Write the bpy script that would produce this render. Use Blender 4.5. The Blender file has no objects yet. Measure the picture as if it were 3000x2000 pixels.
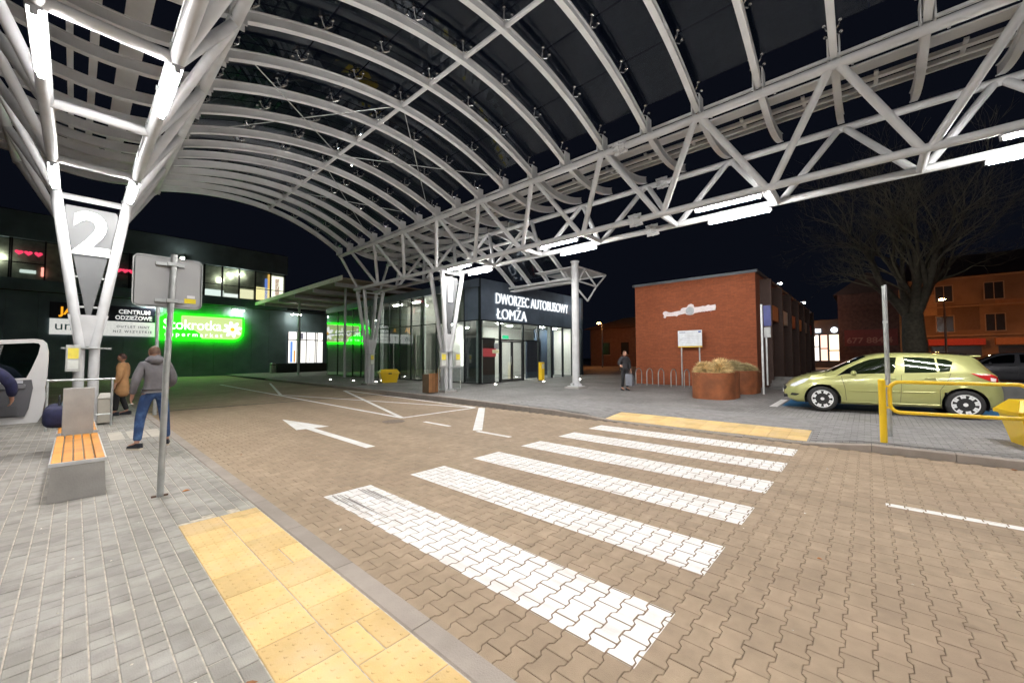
import bpy, bmesh, math, random
import numpy as np
from mathutils import Vector, Matrix
from math import pi, sin, cos, radians as RAD
rnd = random.Random(7)
scene = bpy.context.scene
COL = scene.collection

# ------------------------------------------------------------------ camera
H = 1.6895
cam_d = bpy.data.cameras.new('camera'); cam = bpy.data.objects.new('camera', cam_d); COL.objects.link(cam)
cam_d.sensor_width = 36.0; cam_d.lens = 13.8638; cam_d.clip_start = 0.05; cam_d.clip_end = 2000
yaw, pit, rol = RAD(42.0414), RAD(2.3397), RAD(-0.2062)
f = Vector((cos(yaw)*cos(pit), sin(yaw)*cos(pit), sin(pit)))
r = Vector((sin(yaw), -cos(yaw), 0)); u = r.cross(f)
r2 = cos(rol)*r + sin(rol)*u; u2 = -sin(rol)*r + cos(rol)*u
cam.matrix_world = Matrix(((r2.x, u2.x, -f.x, 0), (r2.y, u2.y, -f.y, 0), (r2.z, u2.z, -f.z, H), (0, 0, 0, 1)))
scene.camera = cam

# ------------------------------------------------------------------ night sky
world = bpy.data.worlds.new('World'); scene.world = world; world.use_nodes = True
wn = world.node_tree; bg = wn.nodes['Background']
sky = wn.nodes.new('ShaderNodeTexSky'); sky.sky_type = 'NISHITA'; sky.sun_disc = False
sky.sun_elevation = RAD(-6.0); sky.sun_rotation = RAD(200)
nv = wn.nodes.new('ShaderNodeVectorMath'); nv.operation = 'MULTIPLY_ADD'   # faint skyglow of the town on top of the night sky
nv.inputs[1].default_value = (.05, .05, .05); nv.inputs[2].default_value = (.0011, .0014, .0026)
wn.links.new(sky.outputs[0], nv.inputs[0]); wn.links.new(nv.outputs[0], bg.inputs[0]); bg.inputs[1].default_value = 1.0

scene.view_settings.view_transform = 'Standard'; scene.view_settings.look = 'None'
scene.view_settings.gamma = 1.0; scene.view_settings.use_curve_mapping = False
scene.view_settings.exposure = 1.5
scene.cycles.use_denoising = True
try: scene.cycles.denoiser = 'OPENIMAGEDENOISE'
except Exception: pass
scene.cycles.max_bounces = 7; scene.cycles.diffuse_bounces = 3; scene.cycles.glossy_bounces = 4
scene.cycles.transparent_max_bounces = 14; scene.cycles.transmission_bounces = 4
scene.cycles.sample_clamp_indirect = 6.0; scene.cycles.caustics_reflective = False; scene.cycles.caustics_refractive = False
scene.cycles.use_light_tree = True

# ------------------------------------------------------------------ materials
def srgb(*c):
    return tuple(((x/255.0)/12.92 if x/255.0 <= .04045 else ((x/255.0+.055)/1.055)**2.4) for x in c)
MATS = {}
def N(nt, t, **kw):
    n = nt.nodes.new(t)
    for k, v in kw.items(): setattr(n, k, v)
    return n
def mat(name, col, rough=.6, metal=0.0, var=.12, scale=6.0, bump=0.0, bscale=60.0, rand=0.0, island=0.0, coat=0.0, spec=.5, dirt=0.0, dirtcol=None, dscale=.7, emis=0.0, emcol=None, spots=0.0, streak=None):
    if name in MATS: return MATS[name]
    m = bpy.data.materials.new(name); m.use_nodes = True; nt = m.node_tree
    b = nt.nodes['Principled BSDF']; L = nt.links.new
    b.inputs['Roughness'].default_value = rough; b.inputs['Metallic'].default_value = metal
    b.inputs['Coat Weight'].default_value = coat; b.inputs['Specular IOR Level'].default_value = spec
    geo = N(nt, 'ShaderNodeNewGeometry')
    nz = N(nt, 'ShaderNodeTexNoise'); nz.inputs['Scale'].default_value = scale; nz.inputs['Detail'].default_value = 5
    L(geo.outputs['Position'], nz.inputs['Vector'])
    mr = N(nt, 'ShaderNodeMapRange'); mr.inputs[1].default_value = .3; mr.inputs[2].default_value = .7
    mr.inputs[3].default_value = 1-var; mr.inputs[4].default_value = 1+var
    L(nz.outputs[0], mr.inputs[0]); fac = mr.outputs[0]
    def mul(a, bb):
        q = N(nt, 'ShaderNodeMath', operation='MULTIPLY'); L(a, q.inputs[0]); L(bb, q.inputs[1]); return q.outputs[0]
    for amt, src in ((rand, 'o'), (island, 'i')):
        if amt > 0:
            s = N(nt, 'ShaderNodeObjectInfo').outputs['Random'] if src == 'o' else geo.outputs['Random Per Island']
            q = N(nt, 'ShaderNodeMapRange'); q.inputs[3].default_value = 1-amt; q.inputs[4].default_value = 1+amt
            L(s, q.inputs[0]); fac = mul(fac, q.outputs[0])
    mx = N(nt, 'ShaderNodeVectorMath', operation='SCALE'); mx.inputs[0].default_value = col[:3]
    L(fac, mx.inputs['Scale']); out = mx.outputs[0]
    if dirt > 0:
        n2 = N(nt, 'ShaderNodeTexNoise'); n2.inputs['Scale'].default_value = dscale; n2.inputs['Detail'].default_value = 7; n2.inputs['Roughness'].default_value = .65
        L(geo.outputs['Position'], n2.inputs['Vector'])
        m2 = N(nt, 'ShaderNodeMapRange'); m2.inputs[1].default_value = .45; m2.inputs[2].default_value = .75; m2.inputs[3].default_value = 0; m2.inputs[4].default_value = dirt
        L(n2.outputs[0], m2.inputs[0])
        mi = N(nt, 'ShaderNodeMix', data_type='RGBA'); L(m2.outputs[0], mi.inputs['Factor']); L(out, mi.inputs['A'])
        dc = dirtcol or tuple(c*.45 for c in col[:3]); mi.inputs['B'].default_value = (*dc, 1); out = mi.outputs['Result']
        mr3 = N(nt, 'ShaderNodeMapRange'); mr3.inputs[3].default_value = rough*.85; mr3.inputs[4].default_value = min(1, rough*1.2); L(n2.outputs[0], mr3.inputs[0]); L(mr3.outputs[0], b.inputs['Roughness'])
    if streak:         # wear drawn out along the wheel tracks: (scale_x, scale_y, amount, colour)
        mp = N(nt, 'ShaderNodeMapping'); mp.inputs['Scale'].default_value = (streak[0], streak[1], 1); L(geo.outputs['Position'], mp.inputs[0])
        n5 = N(nt, 'ShaderNodeTexNoise'); n5.inputs['Scale'].default_value = 1.0; n5.inputs['Detail'].default_value = 6; n5.inputs['Roughness'].default_value = .6; L(mp.outputs[0], n5.inputs['Vector'])
        m5 = N(nt, 'ShaderNodeMapRange'); m5.inputs[1].default_value = .48; m5.inputs[2].default_value = .72; m5.inputs[4].default_value = streak[2]; L(n5.outputs[0], m5.inputs[0])
        mi5 = N(nt, 'ShaderNodeMix', data_type='RGBA'); L(m5.outputs[0], mi5.inputs['Factor']); L(out, mi5.inputs['A']); mi5.inputs['B'].default_value = (*streak[3], 1); out = mi5.outputs['Result']
    if spots > 0:      # oil drips and trodden-in gum
        vo = N(nt, 'ShaderNodeTexVoronoi'); vo.inputs['Scale'].default_value = 1.7; L(geo.outputs['Position'], vo.inputs['Vector'])
        n4 = N(nt, 'ShaderNodeTexNoise'); n4.inputs['Scale'].default_value = 3.0; L(geo.outputs['Position'], n4.inputs['Vector'])
        ad = N(nt, 'ShaderNodeMath', operation='MULTIPLY_ADD'); ad.inputs[1].default_value = .35; L(n4.outputs[0], ad.inputs[0]); L(vo.outputs['Distance'], ad.inputs[2])
        m4 = N(nt, 'ShaderNodeMapRange'); m4.inputs[1].default_value = .19; m4.inputs[2].default_value = .27; m4.inputs[3].default_value = spots; m4.inputs[4].default_value = 0; L(ad.outputs[0], m4.inputs[0])
        mi4 = N(nt, 'ShaderNodeMix', data_type='RGBA'); L(m4.outputs[0], mi4.inputs['Factor']); L(out, mi4.inputs['A']); mi4.inputs['B'].default_value = (*[c*.42 for c in col[:3]], 1); out = mi4.outputs['Result']
    L(out, b.inputs['Base Color'])
    if bump > 0:
        n3 = N(nt, 'ShaderNodeTexNoise'); n3.inputs['Scale'].default_value = bscale; n3.inputs['Detail'].default_value = 4
        L(geo.outputs['Position'], n3.inputs['Vector'])
        bp = N(nt, 'ShaderNodeBump'); bp.inputs['Strength'].default_value = bump; bp.inputs['Distance'].default_value = .01
        L(n3.outputs[0], bp.inputs['Height']); L(bp.outputs[0], b.inputs['Normal'])
    if emis > 0:
        b.inputs['Emission Color'].default_value = (*(emcol or col)[:3], 1); b.inputs['Emission Strength'].default_value = emis
    MATS[name] = m; return m
def emit(name, col, s):
    if name in MATS: return MATS[name]
    m = bpy.data.materials.new(name); m.use_nodes = True; nt = m.node_tree; nt.nodes.clear()
    e = N(nt, 'ShaderNodeEmission'); e.inputs[0].default_value = (*col[:3], 1); e.inputs[1].default_value = s
    o = N(nt, 'ShaderNodeOutputMaterial'); nt.links.new(e.outputs[0], o.inputs[0]); MATS[name] = m; return m
def glass(name, tint=(.9, .95, .95), refl=.08, rough=.0, grazing=.9, dust=0.0):
    if name in MATS: return MATS[name]
    m = bpy.data.materials.new(name); m.use_nodes = True; nt = m.node_tree; nt.nodes.clear(); L = nt.links.new
    t = N(nt, 'ShaderNodeBsdfTransparent'); t.inputs[0].default_value = (*tint, 1)
    g = N(nt, 'ShaderNodeBsdfGlossy'); g.inputs['Roughness'].default_value = rough; g.inputs['Color'].default_value = (.95, .97, 1, 1)
    lw = N(nt, 'ShaderNodeLayerWeight'); lw.inputs[0].default_value = .5
    pw = N(nt, 'ShaderNodeMath', operation='POWER'); pw.inputs[1].default_value = 3.0; L(lw.outputs['Facing'], pw.inputs[0])
    mr = N(nt, 'ShaderNodeMapRange'); mr.inputs[3].default_value = refl; mr.inputs[4].default_value = grazing; L(pw.outputs[0], mr.inputs[0])
    mx = N(nt, 'ShaderNodeMixShader'); L(mr.outputs[0], mx.inputs[0]); L(t.outputs[0], mx.inputs[1]); L(g.outputs[0], mx.inputs[2]); last = mx.outputs[0]
    if dust > 0:
        d = N(nt, 'ShaderNodeBsdfDiffuse'); d.inputs[0].default_value = (.35, .36, .36, 1)
        geo = N(nt, 'ShaderNodeNewGeometry'); nz = N(nt, 'ShaderNodeTexNoise'); nz.inputs['Scale'].default_value = 1.3; nz.inputs['Detail'].default_value = 6; L(geo.outputs['Position'], nz.inputs['Vector'])
        q = N(nt, 'ShaderNodeMapRange'); q.inputs[1].default_value = .35; q.inputs[2].default_value = .75; q.inputs[4].default_value = dust*2; L(nz.outputs[0], q.inputs[0])
        m2 = N(nt, 'ShaderNodeMixShader'); L(q.outputs[0], m2.inputs[0]); L(last, m2.inputs[1]); L(d.outputs[0], m2.inputs[2]); last = m2.outputs[0]
    o = N(nt, 'ShaderNodeOutputMaterial'); L(last, o.inputs[0]); MATS[name] = m; return m

# ------------------------------------------------------------------ mesh helpers
class MB:
    def __init__(s): s.v = []; s.f = []; s.m = []
    def add(s, vs, fs, mi=0):
        o = len(s.v); s.v += [tuple(p) for p in vs]; s.f += [tuple(i+o for i in q) for q in fs]; s.m += [mi]*len(fs); return s
    def box(s, a, b, mi=0, bev=0.0):
        x0, y0, z0 = a; x1, y1, z1 = b
        if bev <= 0:
            return s.add([(x0,y0,z0),(x1,y0,z0),(x1,y1,z0),(x0,y1,z0),(x0,y0,z1),(x1,y0,z1),(x1,y1,z1),(x0,y1,z1)],
                         [(0,3,2,1),(4,5,6,7),(0,1,5,4),(1,2,6,5),(2,3,7,6),(3,0,4,7)], mi)
        b_ = min(bev, (x1-x0)*.45, (y1-y0)*.45, (z1-z0)*.45)
        bm = bmesh.new(); bmesh.ops.create_cube(bm, size=1)
        for v in bm.verts: v.co = ((x0+x1)/2+v.co.x*(x1-x0), (y0+y1)/2+v.co.y*(y1-y0), (z0+z1)/2+v.co.z*(z1-z0))
        bmesh.ops.bevel(bm, geom=bm.edges[:], offset=b_, segments=2, profile=.5, affect='EDGES')
        bm.verts.index_update()
        s.add([v.co[:] for v in bm.verts], [[v.index for v in q.verts] for q in bm.faces], mi); bm.free(); return s
    def obox(s, c, ax, ay, az, mi=0):
        c = Vector(c); ax, ay, az = Vector(ax), Vector(ay), Vector(az)
        vs = [c+i*ax+j*ay+k*az for k in (-1, 1) for i, j in ((-1,-1),(1,-1),(1,1),(-1,1))]
        return s.add(vs, [(0,3,2,1),(4,5,6,7),(0,1,5,4),(1,2,6,5),(2,3,7,6),(3,0,4,7)], mi)
    def bar(s, p, q, w, h, up=(0,0,1), mi=0):
        p, q = Vector(p), Vector(q); d = (q-p); l = d.length; d.normalize(); sd = d.cross(Vector(up))
        if sd.length < 1e-4: sd = d.cross(Vector((1,0,0)))
        sd.normalize(); un = sd.cross(d)
        return s.obox((p+q)/2, d*l/2, sd*w/2, un*h/2, mi)
    def tube(s, pts, rad, n=10, mi=0, cap=True, closed=False):
        pts = [Vector(p) for p in pts]; k = len(pts)
        rads = rad if isinstance(rad, (list, tuple)) else [rad]*k
        ring0 = len(s.v); T = []
        for i in range(k):
            if closed: t = pts[(i+1) % k]-pts[i-1]
            else: t = pts[min(i+1, k-1)]-pts[max(i-1, 0)]
            T.append(t.normalized())
        ref = Vector((0,0,1)) if abs(T[0].z) < .9 else Vector((1,0,0))
        nn = T[0].cross(ref).normalized(); vs = []
        for i in range(k):
            nn = (nn - T[i]*nn.dot(T[i])).normalized(); bb = T[i].cross(nn)
            for j in range(n):
                a = 2*pi*j/n; vs.append(pts[i]+(nn*cos(a)+bb*sin(a))*rads[i])
        fs = []
        for i in range(k if closed else k-1):
            i2 = (i+1) % k
            for j in range(n):
                fs.append((i*n+j, i*n+(j+1) % n, i2*n+(j+1) % n, i2*n+j))
        if cap and not closed: fs += [tuple(range(n-1,-1,-1)), tuple((k-1)*n+j for j in range(n))]
        return s.add(vs, fs, mi)
    def lathe(s, prof, c=(0,0,0), axis='z', n=20, mi=0):
        vs = []; k = len(prof)
        for (rr, h) in prof:
            for j in range(n):
                a = 2*pi*j/n; x, y = rr*cos(a), rr*sin(a)
                p = {'z': (x, y, h), 'y': (x, h, -y), 'x': (h, x, y)}[axis]
                vs.append((c[0]+p[0], c[1]+p[1], c[2]+p[2]))
        fs = [(i*n+j, i*n+(j+1) % n, (i+1)*n+(j+1) % n, (i+1)*n+j) for i in range(k-1) for j in range(n)]
        fs += [tuple(range(n-1,-1,-1)), tuple((k-1)*n+j for j in range(n))]
        return s.add(vs, fs, mi)
    def prism(s, poly, z0, z1, M=None, mi=0):
        n = len(poly); vs = [Vector((x, y, z0)) for x, y in poly]+[Vector((x, y, z1)) for x, y in poly]
        if M is not None: vs = [M @ v for v in vs]
        return s.add(vs, [tuple(range(n-1,-1,-1)), tuple(range(n, 2*n))]+[(i, (i+1) % n, n+(i+1) % n, n+i) for i in range(n)], mi)
    def mesh(s, name, mats, smooth=False):
        me = bpy.data.meshes.new(name); me.from_pydata([tuple(v) for v in s.v], [], s.f)
        for m in (mats if isinstance(mats, (list, tuple)) else [mats]): me.materials.append(m)
        if len(set(s.m)) > 1: me.polygons.foreach_set('material_index', s.m)
        if smooth: me.polygons.foreach_set('use_smooth', [True]*len(me.polygons))
        me.update(); return me
    def build(s, name, mats, parent=None, smooth=False, auto=False):
        me = s.mesh(name, mats, smooth or auto)
        if auto:
            try: me.set_sharp_from_angle(angle=RAD(38))
            except Exception: pass
        return link(name, me, parent)
def link(name, me, parent=None, loc=None, rz=None):
    o = bpy.data.objects.new(name, me); COL.objects.link(o)
    if parent is not None: o.parent = parent
    if loc is not None: o.location = loc
    if rz is not None: o.rotation_euler = (0, 0, rz)
    return o
def tag(o, label=None, cat=None, group=None, kind=None):
    if label: o['label'] = label
    if cat: o['category'] = cat
    if group: o['group'] = group
    if kind: o['kind'] = kind
    return o
def thing(name, label, cat, loc=(0,0,0), rz=0, group=None):
    o = bpy.data.objects.new(name, None); COL.objects.link(o); o.empty_display_size = .2
    o.location = loc; o.rotation_euler = (0, 0, rz); return tag(o, label, cat, group)
def copy_tree(o, parent=None):
    c = o.copy(); COL.objects.link(c); c.parent = parent
    for ch in o.children: copy_tree(ch, c)
    return c
ROTS = {'-y': Matrix.Rotation(pi/2, 4, 'X'), '-x': Matrix.Rotation(-pi/2, 4, 'Z') @ Matrix.Rotation(pi/2, 4, 'X'),
        'z': Matrix.Identity(4)}
def text_mesh(txt, size, depth=.02, bold=0.0, align='LEFT', spacing=1.0, width=None, shear=0.0):
    c = bpy.data.curves.new('txt', 'FONT'); c.body = txt; c.size = size; c.extrude = depth/2; c.offset = bold; c.align_x = align
    c.space_character = spacing; c.resolution_u = 4; c.shear = shear
    o = bpy.data.objects.new('txt', c); COL.objects.link(o)
    dg = bpy.context.evaluated_depsgraph_get(); me = bpy.data.meshes.new_from_object(o.evaluated_get(dg))
    bpy.data.objects.remove(o); bpy.data.curves.remove(c)
    if width is not None and len(me.vertices):
        xs = [v.co.x for v in me.vertices]; w = max(xs)-min(xs); x0 = min(xs)
        for v in me.vertices: v.co.x = (v.co.x-x0)*width/w
    return me
def text(name, txt, size, loc, face, m, parent=None, **kw):
    me = text_mesh(txt, size, **kw); me.transform(Matrix.Translation(loc) @ ROTS[face]); me.materials.clear(); me.materials.append(m)
    return link(name, me, parent)
def grid_sheet(name, xs, ys, zf, m, parent=None):
    b = MB(); nx, ny = len(xs), len(ys)
    b.add([(x, y, zf(x, y)) for y in ys for x in xs], [(j*nx+i, j*nx+i+1, (j+1)*nx+i+1, (j+1)*nx+i) for j in range(ny-1) for i in range(nx-1)])
    return b.build(name, m, parent, smooth=True)

# palette
M_steel = mat('painted_steel', (.56, .57, .585), .42, 0, .08, 2.5, .05, 30, dirt=.25, dscale=1.2)
M_rib = mat('rib_steel', (.60, .61, .62), .45, 0, .08, 2.0, .05, 30, dirt=.3, dscale=.9)
M_galv = mat('galvanised', (.45, .47, .47), .38, .6, .15, 9, .05, 80)
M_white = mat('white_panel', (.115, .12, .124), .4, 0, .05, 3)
M_numeral = mat('white_numeral', (.85, .85, .86), .35, 0, .03, 3, emis=.32, emcol=(1, 1, 1))  # unlit numerals given a slight glow to stand out from the board
M_dark = mat('dark_cladding', (.020, .030, .036), .35, .2, .25, 1.5, .04, 20)
M_black = mat('black_plastic', (.012, .012, .014), .5, 0, .2, 10)
M_conc = mat('bench_concrete', (.36, .345, .325), .8, 0, .12, 4, .25, 70, dirt=.35)
M_wood = mat('bench_wood', (.66, .27, .035), .45, 0, .25, 3, .1, 40, rand=.12)
M_yel = mat('yellow_paint', (.86, .57, .02), .35, 0, .06, 3, coat=.2, dirt=.2, dirtcol=(.5, .3, .05))
M_paint = mat('road_paint', (.84, .83, .82), .6, 0, .05, 9, .2, 90, dirt=.6, dirtcol=(.62, .58, .55), dscale=2.6, streak=(9, .9, .55, (.50, .45, .41)))
M_glassF = glass('facade_glass', (.90, .95, .94), .09, 0, .9)
M_glassR = glass('roof_glass', (.55, .62, .68), .028, 0, .6, dust=.004)
M_tube = emit('lamp_tube', (1.0, .97, .935), 150.0)
# ------------------------------------------------------------------ ground, road, platform
M_ground = mat('asphalt', (.045, .045, .047), .85, 0, .3, 3, .4, 60)
b = MB(); b.add([(-400,-300,-.16),(600,-300,-.16),(600,600,-.16),(-400,600,-.16)], [(0,1,2,3)])
tag(b.build('ground', M_ground), kind='structure', label='dark asphalt ground around the bus station')

M_sand = mat('joint_sand', (.15, .112, .078), .95, 0, .3, 25, .3, 200)
PAV = (.356, .267, .184)
M_pav_o = mat('road_paver', PAV, .78, 0, .13, 8, .45, 170, rand=.09, dirt=.6, dirtcol=(.27, .195, .138), dscale=.45, spots=.55, streak=(.95, .06, .6, (.22, .165, .11)))
M_pav_i = mat('road_paver_field', PAV, .78, 0, .13, 8, .45, 170, island=.09, dirt=.6, dirtcol=(.27, .195, .138), dscale=.45, spots=.55, streak=(.95, .06, .6, (.22, .165, .11)))
def brick_mat(name, c1, c2, mortar, bw, bh, msize, rough=.8, scale=1.0, offs=.5, bump=.5, rot=0.0, face='xy', dirt=None):
    m = bpy.data.materials.new(name); m.use_nodes = True; nt = m.node_tree; L = nt.links.new; b_ = nt.nodes['Principled BSDF']
    geo = N(nt, 'ShaderNodeNewGeometry'); mp = N(nt, 'ShaderNodeMapping'); mp.inputs['Rotation'].default_value = (0, 0, rot)
    if face == 'yz':
        sx = N(nt, 'ShaderNodeSeparateXYZ'); L(geo.outputs['Position'], sx.inputs[0]); cx = N(nt, 'ShaderNodeCombineXYZ'); L(sx.outputs[1], cx.inputs[0]); L(sx.outputs[2], cx.inputs[1]); L(cx.outputs[0], mp.inputs[0])
    elif face == 'xz':
        sx = N(nt, 'ShaderNodeSeparateXYZ'); L(geo.outputs['Position'], sx.inputs[0]); cx = N(nt, 'ShaderNodeCombineXYZ'); L(sx.outputs[0], cx.inputs[0]); L(sx.outputs[2], cx.inputs[1]); L(cx.outputs[0], mp.inputs[0])
    else: L(geo.outputs['Position'], mp.inputs[0])
    br = N(nt, 'ShaderNodeTexBrick'); br.offset = offs; br.inputs['Color1'].default_value = (*c1, 1); br.inputs['Color2'].default_value = (*c2, 1); br.inputs['Mortar'].default_value = (*mortar, 1)
    br.inputs['Scale'].default_value = scale; br.inputs['Brick Width'].default_value = bw; br.inputs['Row Height'].default_value = bh; br.inputs['Mortar Size'].default_value = msize; br.inputs['Mortar Smooth'].default_value = .3; br.inputs['Bias'].default_value = 0
    L(mp.outputs[0], br.inputs[0])
    nz = N(nt, 'ShaderNodeTexNoise'); nz.inputs['Scale'].default_value = .55; nz.inputs['Detail'].default_value = 8; nz.inputs['Roughness'].default_value = .65; L(geo.outputs['Position'], nz.inputs['Vector'])
    mr = N(nt, 'ShaderNodeMapRange'); mr.inputs[1].default_value = .3; mr.inputs[2].default_value = .7; mr.inputs[3].default_value = .72; mr.inputs[4].default_value = 1.25; L(nz.outputs[0], mr.inputs[0])
    sc = N(nt, 'ShaderNodeVectorMath', operation='SCALE'); L(br.outputs[0], sc.inputs[0]); L(mr.outputs[0], sc.inputs['Scale']); L(sc.outputs[0], b_.inputs['Base Color'])
    b_.inputs['Roughness'].default_value = rough
    iv = N(nt, 'ShaderNodeMath', operation='SUBTRACT'); iv.inputs[0].default_value = 1; L(br.outputs['Fac'], iv.inputs[1])
    bp = N(nt, 'ShaderNodeBump'); bp.inputs['Strength'].default_value = bump; bp.inputs['Distance'].default_value = .008; L(iv.outputs[0], bp.inputs['Height']); L(bp.outputs[0], b_.inputs['Normal'])
    MATS[name] = m; return m
M_roadfar = brick_mat('far_road_paving', tuple(c*1.08 for c in PAV), tuple(c*.85 for c in PAV), tuple(c*.45 for c in PAV), .2, .1425, .006)
YF = 17.0
b = MB(); b.add([(1.49,-8,-.012),(9.47,-8,-.012),(9.47,YF,-.012),(1.49,YF,-.012)], [(0,1,2,3)])
road = tag(b.build('road', M_sand), kind='structure', label='tan block-paved bus lane with white markings')
# far paved yard and the lane beyond the platform
b = MB()
for x0, y0, x1, y1 in ((1.49, YF, 10.02, 47.95), (-30, 19.5, 1.49, 47.95), (-30, -8, -1.35, 19.5)):
    b.add([(x0,y0,0),(x1,y0,0),(x1,y1,0),(x0,y1,0)], [(0,1,2,3)])
tag(b.build('yard', M_roadfar), kind='structure', label='block-paved bus yard in front of the supermarket')

def clip(poly, x0, x1, y0, y1):
    for ax, lim, keep in ((0, x0, 1), (0, x1, -1), (1, y0, 1), (1, y1, -1)):
        out = []
        for i in range(len(poly)):
            a, c = poly[i-1], poly[i]; da, dc = keep*(a[ax]-lim), keep*(c[ax]-lim)
            if da*dc < 0:
                t = da/(da-dc); out.append((a[0]+t*(c[0]-a[0]), a[1]+t*(c[1]-a[1])))
            if dc >= 0: out.append(c)
        poly = out
        if len(poly) < 3: return []
    return poly
def area(p): return .5*sum(p[i-1][0]*p[i][1]-p[i][0]*p[i-1][1] for i in range(len(p)))
# interlocking I-shaped block: 0.2 (X) x 0.285 period (Y)
def iblock(g, ch=0.0):
    a, w, L_ = .0825-g-ch, .060-g-ch, .1-g-ch
    q = [(L_, -a+.004), (L_, a-.004), (L_-.004, a), (.062, a), (.040, w), (-.040, w), (-.062, a), (-L_+.004, a), (-L_, a-.004), (-L_, -a+.004), (-L_+.004, -a), (-.062, -a), (-.040, -w), (.040, -w), (.062, -a), (L_-.004, -a)]
    return q
OUT_, TOP_ = iblock(.0018), iblock(.0018, .0038)
PER = .285
def block_geo(cx, cy, z):
    n = 16
    vs = [(cx+x, cy+y, z-.0135) for x, y in OUT_]+[(cx+x, cy+y, z-.0032) for x, y in OUT_]+[(cx+x, cy+y, z) for x, y in TOP_]
    fs = [tuple(range(2*n, 3*n))]+[(k*n+i, k*n+(i+1) % n, (k+1)*n+(i+1) % n, (k+1)*n+i) for k in (0, 1) for i in range(n)]
    return vs, fs
cells = []
for j in range(int((YF+4.0)/(PER/2))):
    cy = -3.9+j*PER/2
    for i in range(int((9.47-1.49)/.2)+2):
        cx = 1.49+.1*(j % 2)+i*.2
        if cx < 1.56 or cx > 9.41 or cy > YF-.1: continue
        # only what the lens sees
        if cx*r.x+cy*r.y > 1.45*(cx*f.x+cy*f.y)+.6: continue
        cells.append((cx, cy, rnd.uniform(-.0016, .0012)))
d2 = lambda c: (c[0]*f.x+c[1]*f.y)
def inview(c):
    dz = c[0]*f.x+c[1]*f.y-H*f.z; rx = c[0]*r.x+c[1]*r.y
    vy = -H*u2.z+c[0]*u2.x+c[1]*u2.y
    return dz > .3 and abs(rx/dz) < 1.3 and vy/dz > -.87
order = sorted((c for c in cells if inview(c)), key=d2)
near = order[:300]; ns = set(near)
vs, fs = block_geo(0, 0, 0); bb_ = MB(); bb_.add(vs, fs); me_block = bb_.mesh('paver', M_pav_o)
for c in near: link('paver', me_block, road, (c[0], c[1], c[2]))
b = MB()
for c in cells:
    if c in ns: continue
    vs, fs = block_geo(*c); b.add(vs, fs)
tag(b.build('paver_field', M_pav_i, road), kind='stuff')
# paint on the blocks (split by the joints like the blocks themselves)
def painted(name, poly_fn, box, holes=0.0):
    b = MB(); x0, x1, y0, y1 = box
    for cx, cy, z in cells:
        if cx < x0-.12 or cx > x1+.12 or cy < y0-.12 or cy > y1+.12: continue
        p = poly_fn([(cx+x, cy+y) for x, y in TOP_])
        p = [q for i, q in enumerate(p) if abs(q[0]-p[i-1][0])+abs(q[1]-p[i-1][1]) > 1e-5]
        if len(p) < 3 or abs(area(p)) < 2e-5: continue
        if rnd.random() < holes: continue
        n = len(p); zz = z+.0016
        b.add([(x, y, zz) for x, y in p]+[(x, y, z) for x, y in p], [tuple(range(n))]+[(i+n, (i+1) % n+n, (i+1) % n, i) for i in range(n)])
    # worn paint film bridging part of the joints
    return b.build(name, M_paint, road)
ST0, STP, STW, SY0, SY1 = 2.084, 1.230, .6147, .995, 4.987
for k in range(6):
    x0 = ST0+k*STP
    painted('crosswalk_stripe', lambda p, x0=x0: clip(p, x0, x0+STW, SY0, SY1), (x0, x0+STW, SY0, SY1))
M_film = mat('road_paint_film', (.76, .75, .72), .65, 0, .08, 9, .2, 90, dirt=.3, dirtcol=(.5, .45, .4), dscale=3)
b = MB()          # film filling the joints at the far end of the stripes, as painted thick there
for k in range(6):
    x0 = ST0+k*STP; ye = (2.6, 3.3, 3.9, 4.3, 3.4, 3.0)[k]
    b.add([(x0+.004, ye, -.0085), (x0+STW-.004, ye, -.0085), (x0+STW-.004, SY1-.004, -.0022), (x0+.004, SY1-.004, -.0022)], [(0,1,2,3)])
tag(b.build('paint_film', M_film, road), kind='stuff')
b = MB()          # dark tyre scuffs on the nearest stripe
for i in range(15):
    xx = 2.11+(.16*rnd.random() if i < 8 else .36+.12*rnd.random()); ya = 4.95-rnd.random()*.25; yb = ya-rnd.uniform(.5, 1.5); w = rnd.uniform(.003, .009); dx = rnd.uniform(-.02, .02)
    b.add([(xx-w, ya, .0045), (xx+dx, yb, .0045), (xx+w, ya, .0045)], [(0,1,2)])
tag(b.build('tyre_scuff', mat('rubber_scuff', (.30, .27, .26), .8, 0, .3, 30), road), kind='stuff')
def linepoly(ax, ay, bx, by, w):
    d = Vector((bx-ax, by-ay, 0)).normalized(); n_ = Vector((-d.y, d.x, 0))*w/2
    return [(ax+n_.x, ay+n_.y), (ax-n_.x, ay-n_.y), (bx-n_.x, by-n_.y), (bx+n_.x, by+n_.y)]
def flat(name, polys, z=.004, m=M_paint, parent=road):
    b = MB()
    for i, p in enumerate(polys):
        if area(p) < 0: p = p[::-1]
        b.add([(x, y, z+.0004*i) for x, y in p], [tuple(range(len(p)))])
    return b.build(name, m, parent)
painted('lane_line', lambda p: clip(p, 6.20, 6.32, -3.9, -.10), (6.2, 6.32, -3.9, -.1))
flat('lane_line', [linepoly(6.26, 5.70, 6.26, 6.74, .12)])
flat('lane_line', [linepoly(6.26, 7.72, 6.26, 8.78, .12)])
flat('stop_line', [linepoly(6.33, 6.80, 9.25, 9.72, .22)], .0046)
flat('direction_arrow', [[(3.72, 7.06), (3.91, 7.06), (3.93, 10.02), (4.28, 9.98), (3.90, 12.1), (3.55, 10.05), (3.76, 10.04)]])
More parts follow.
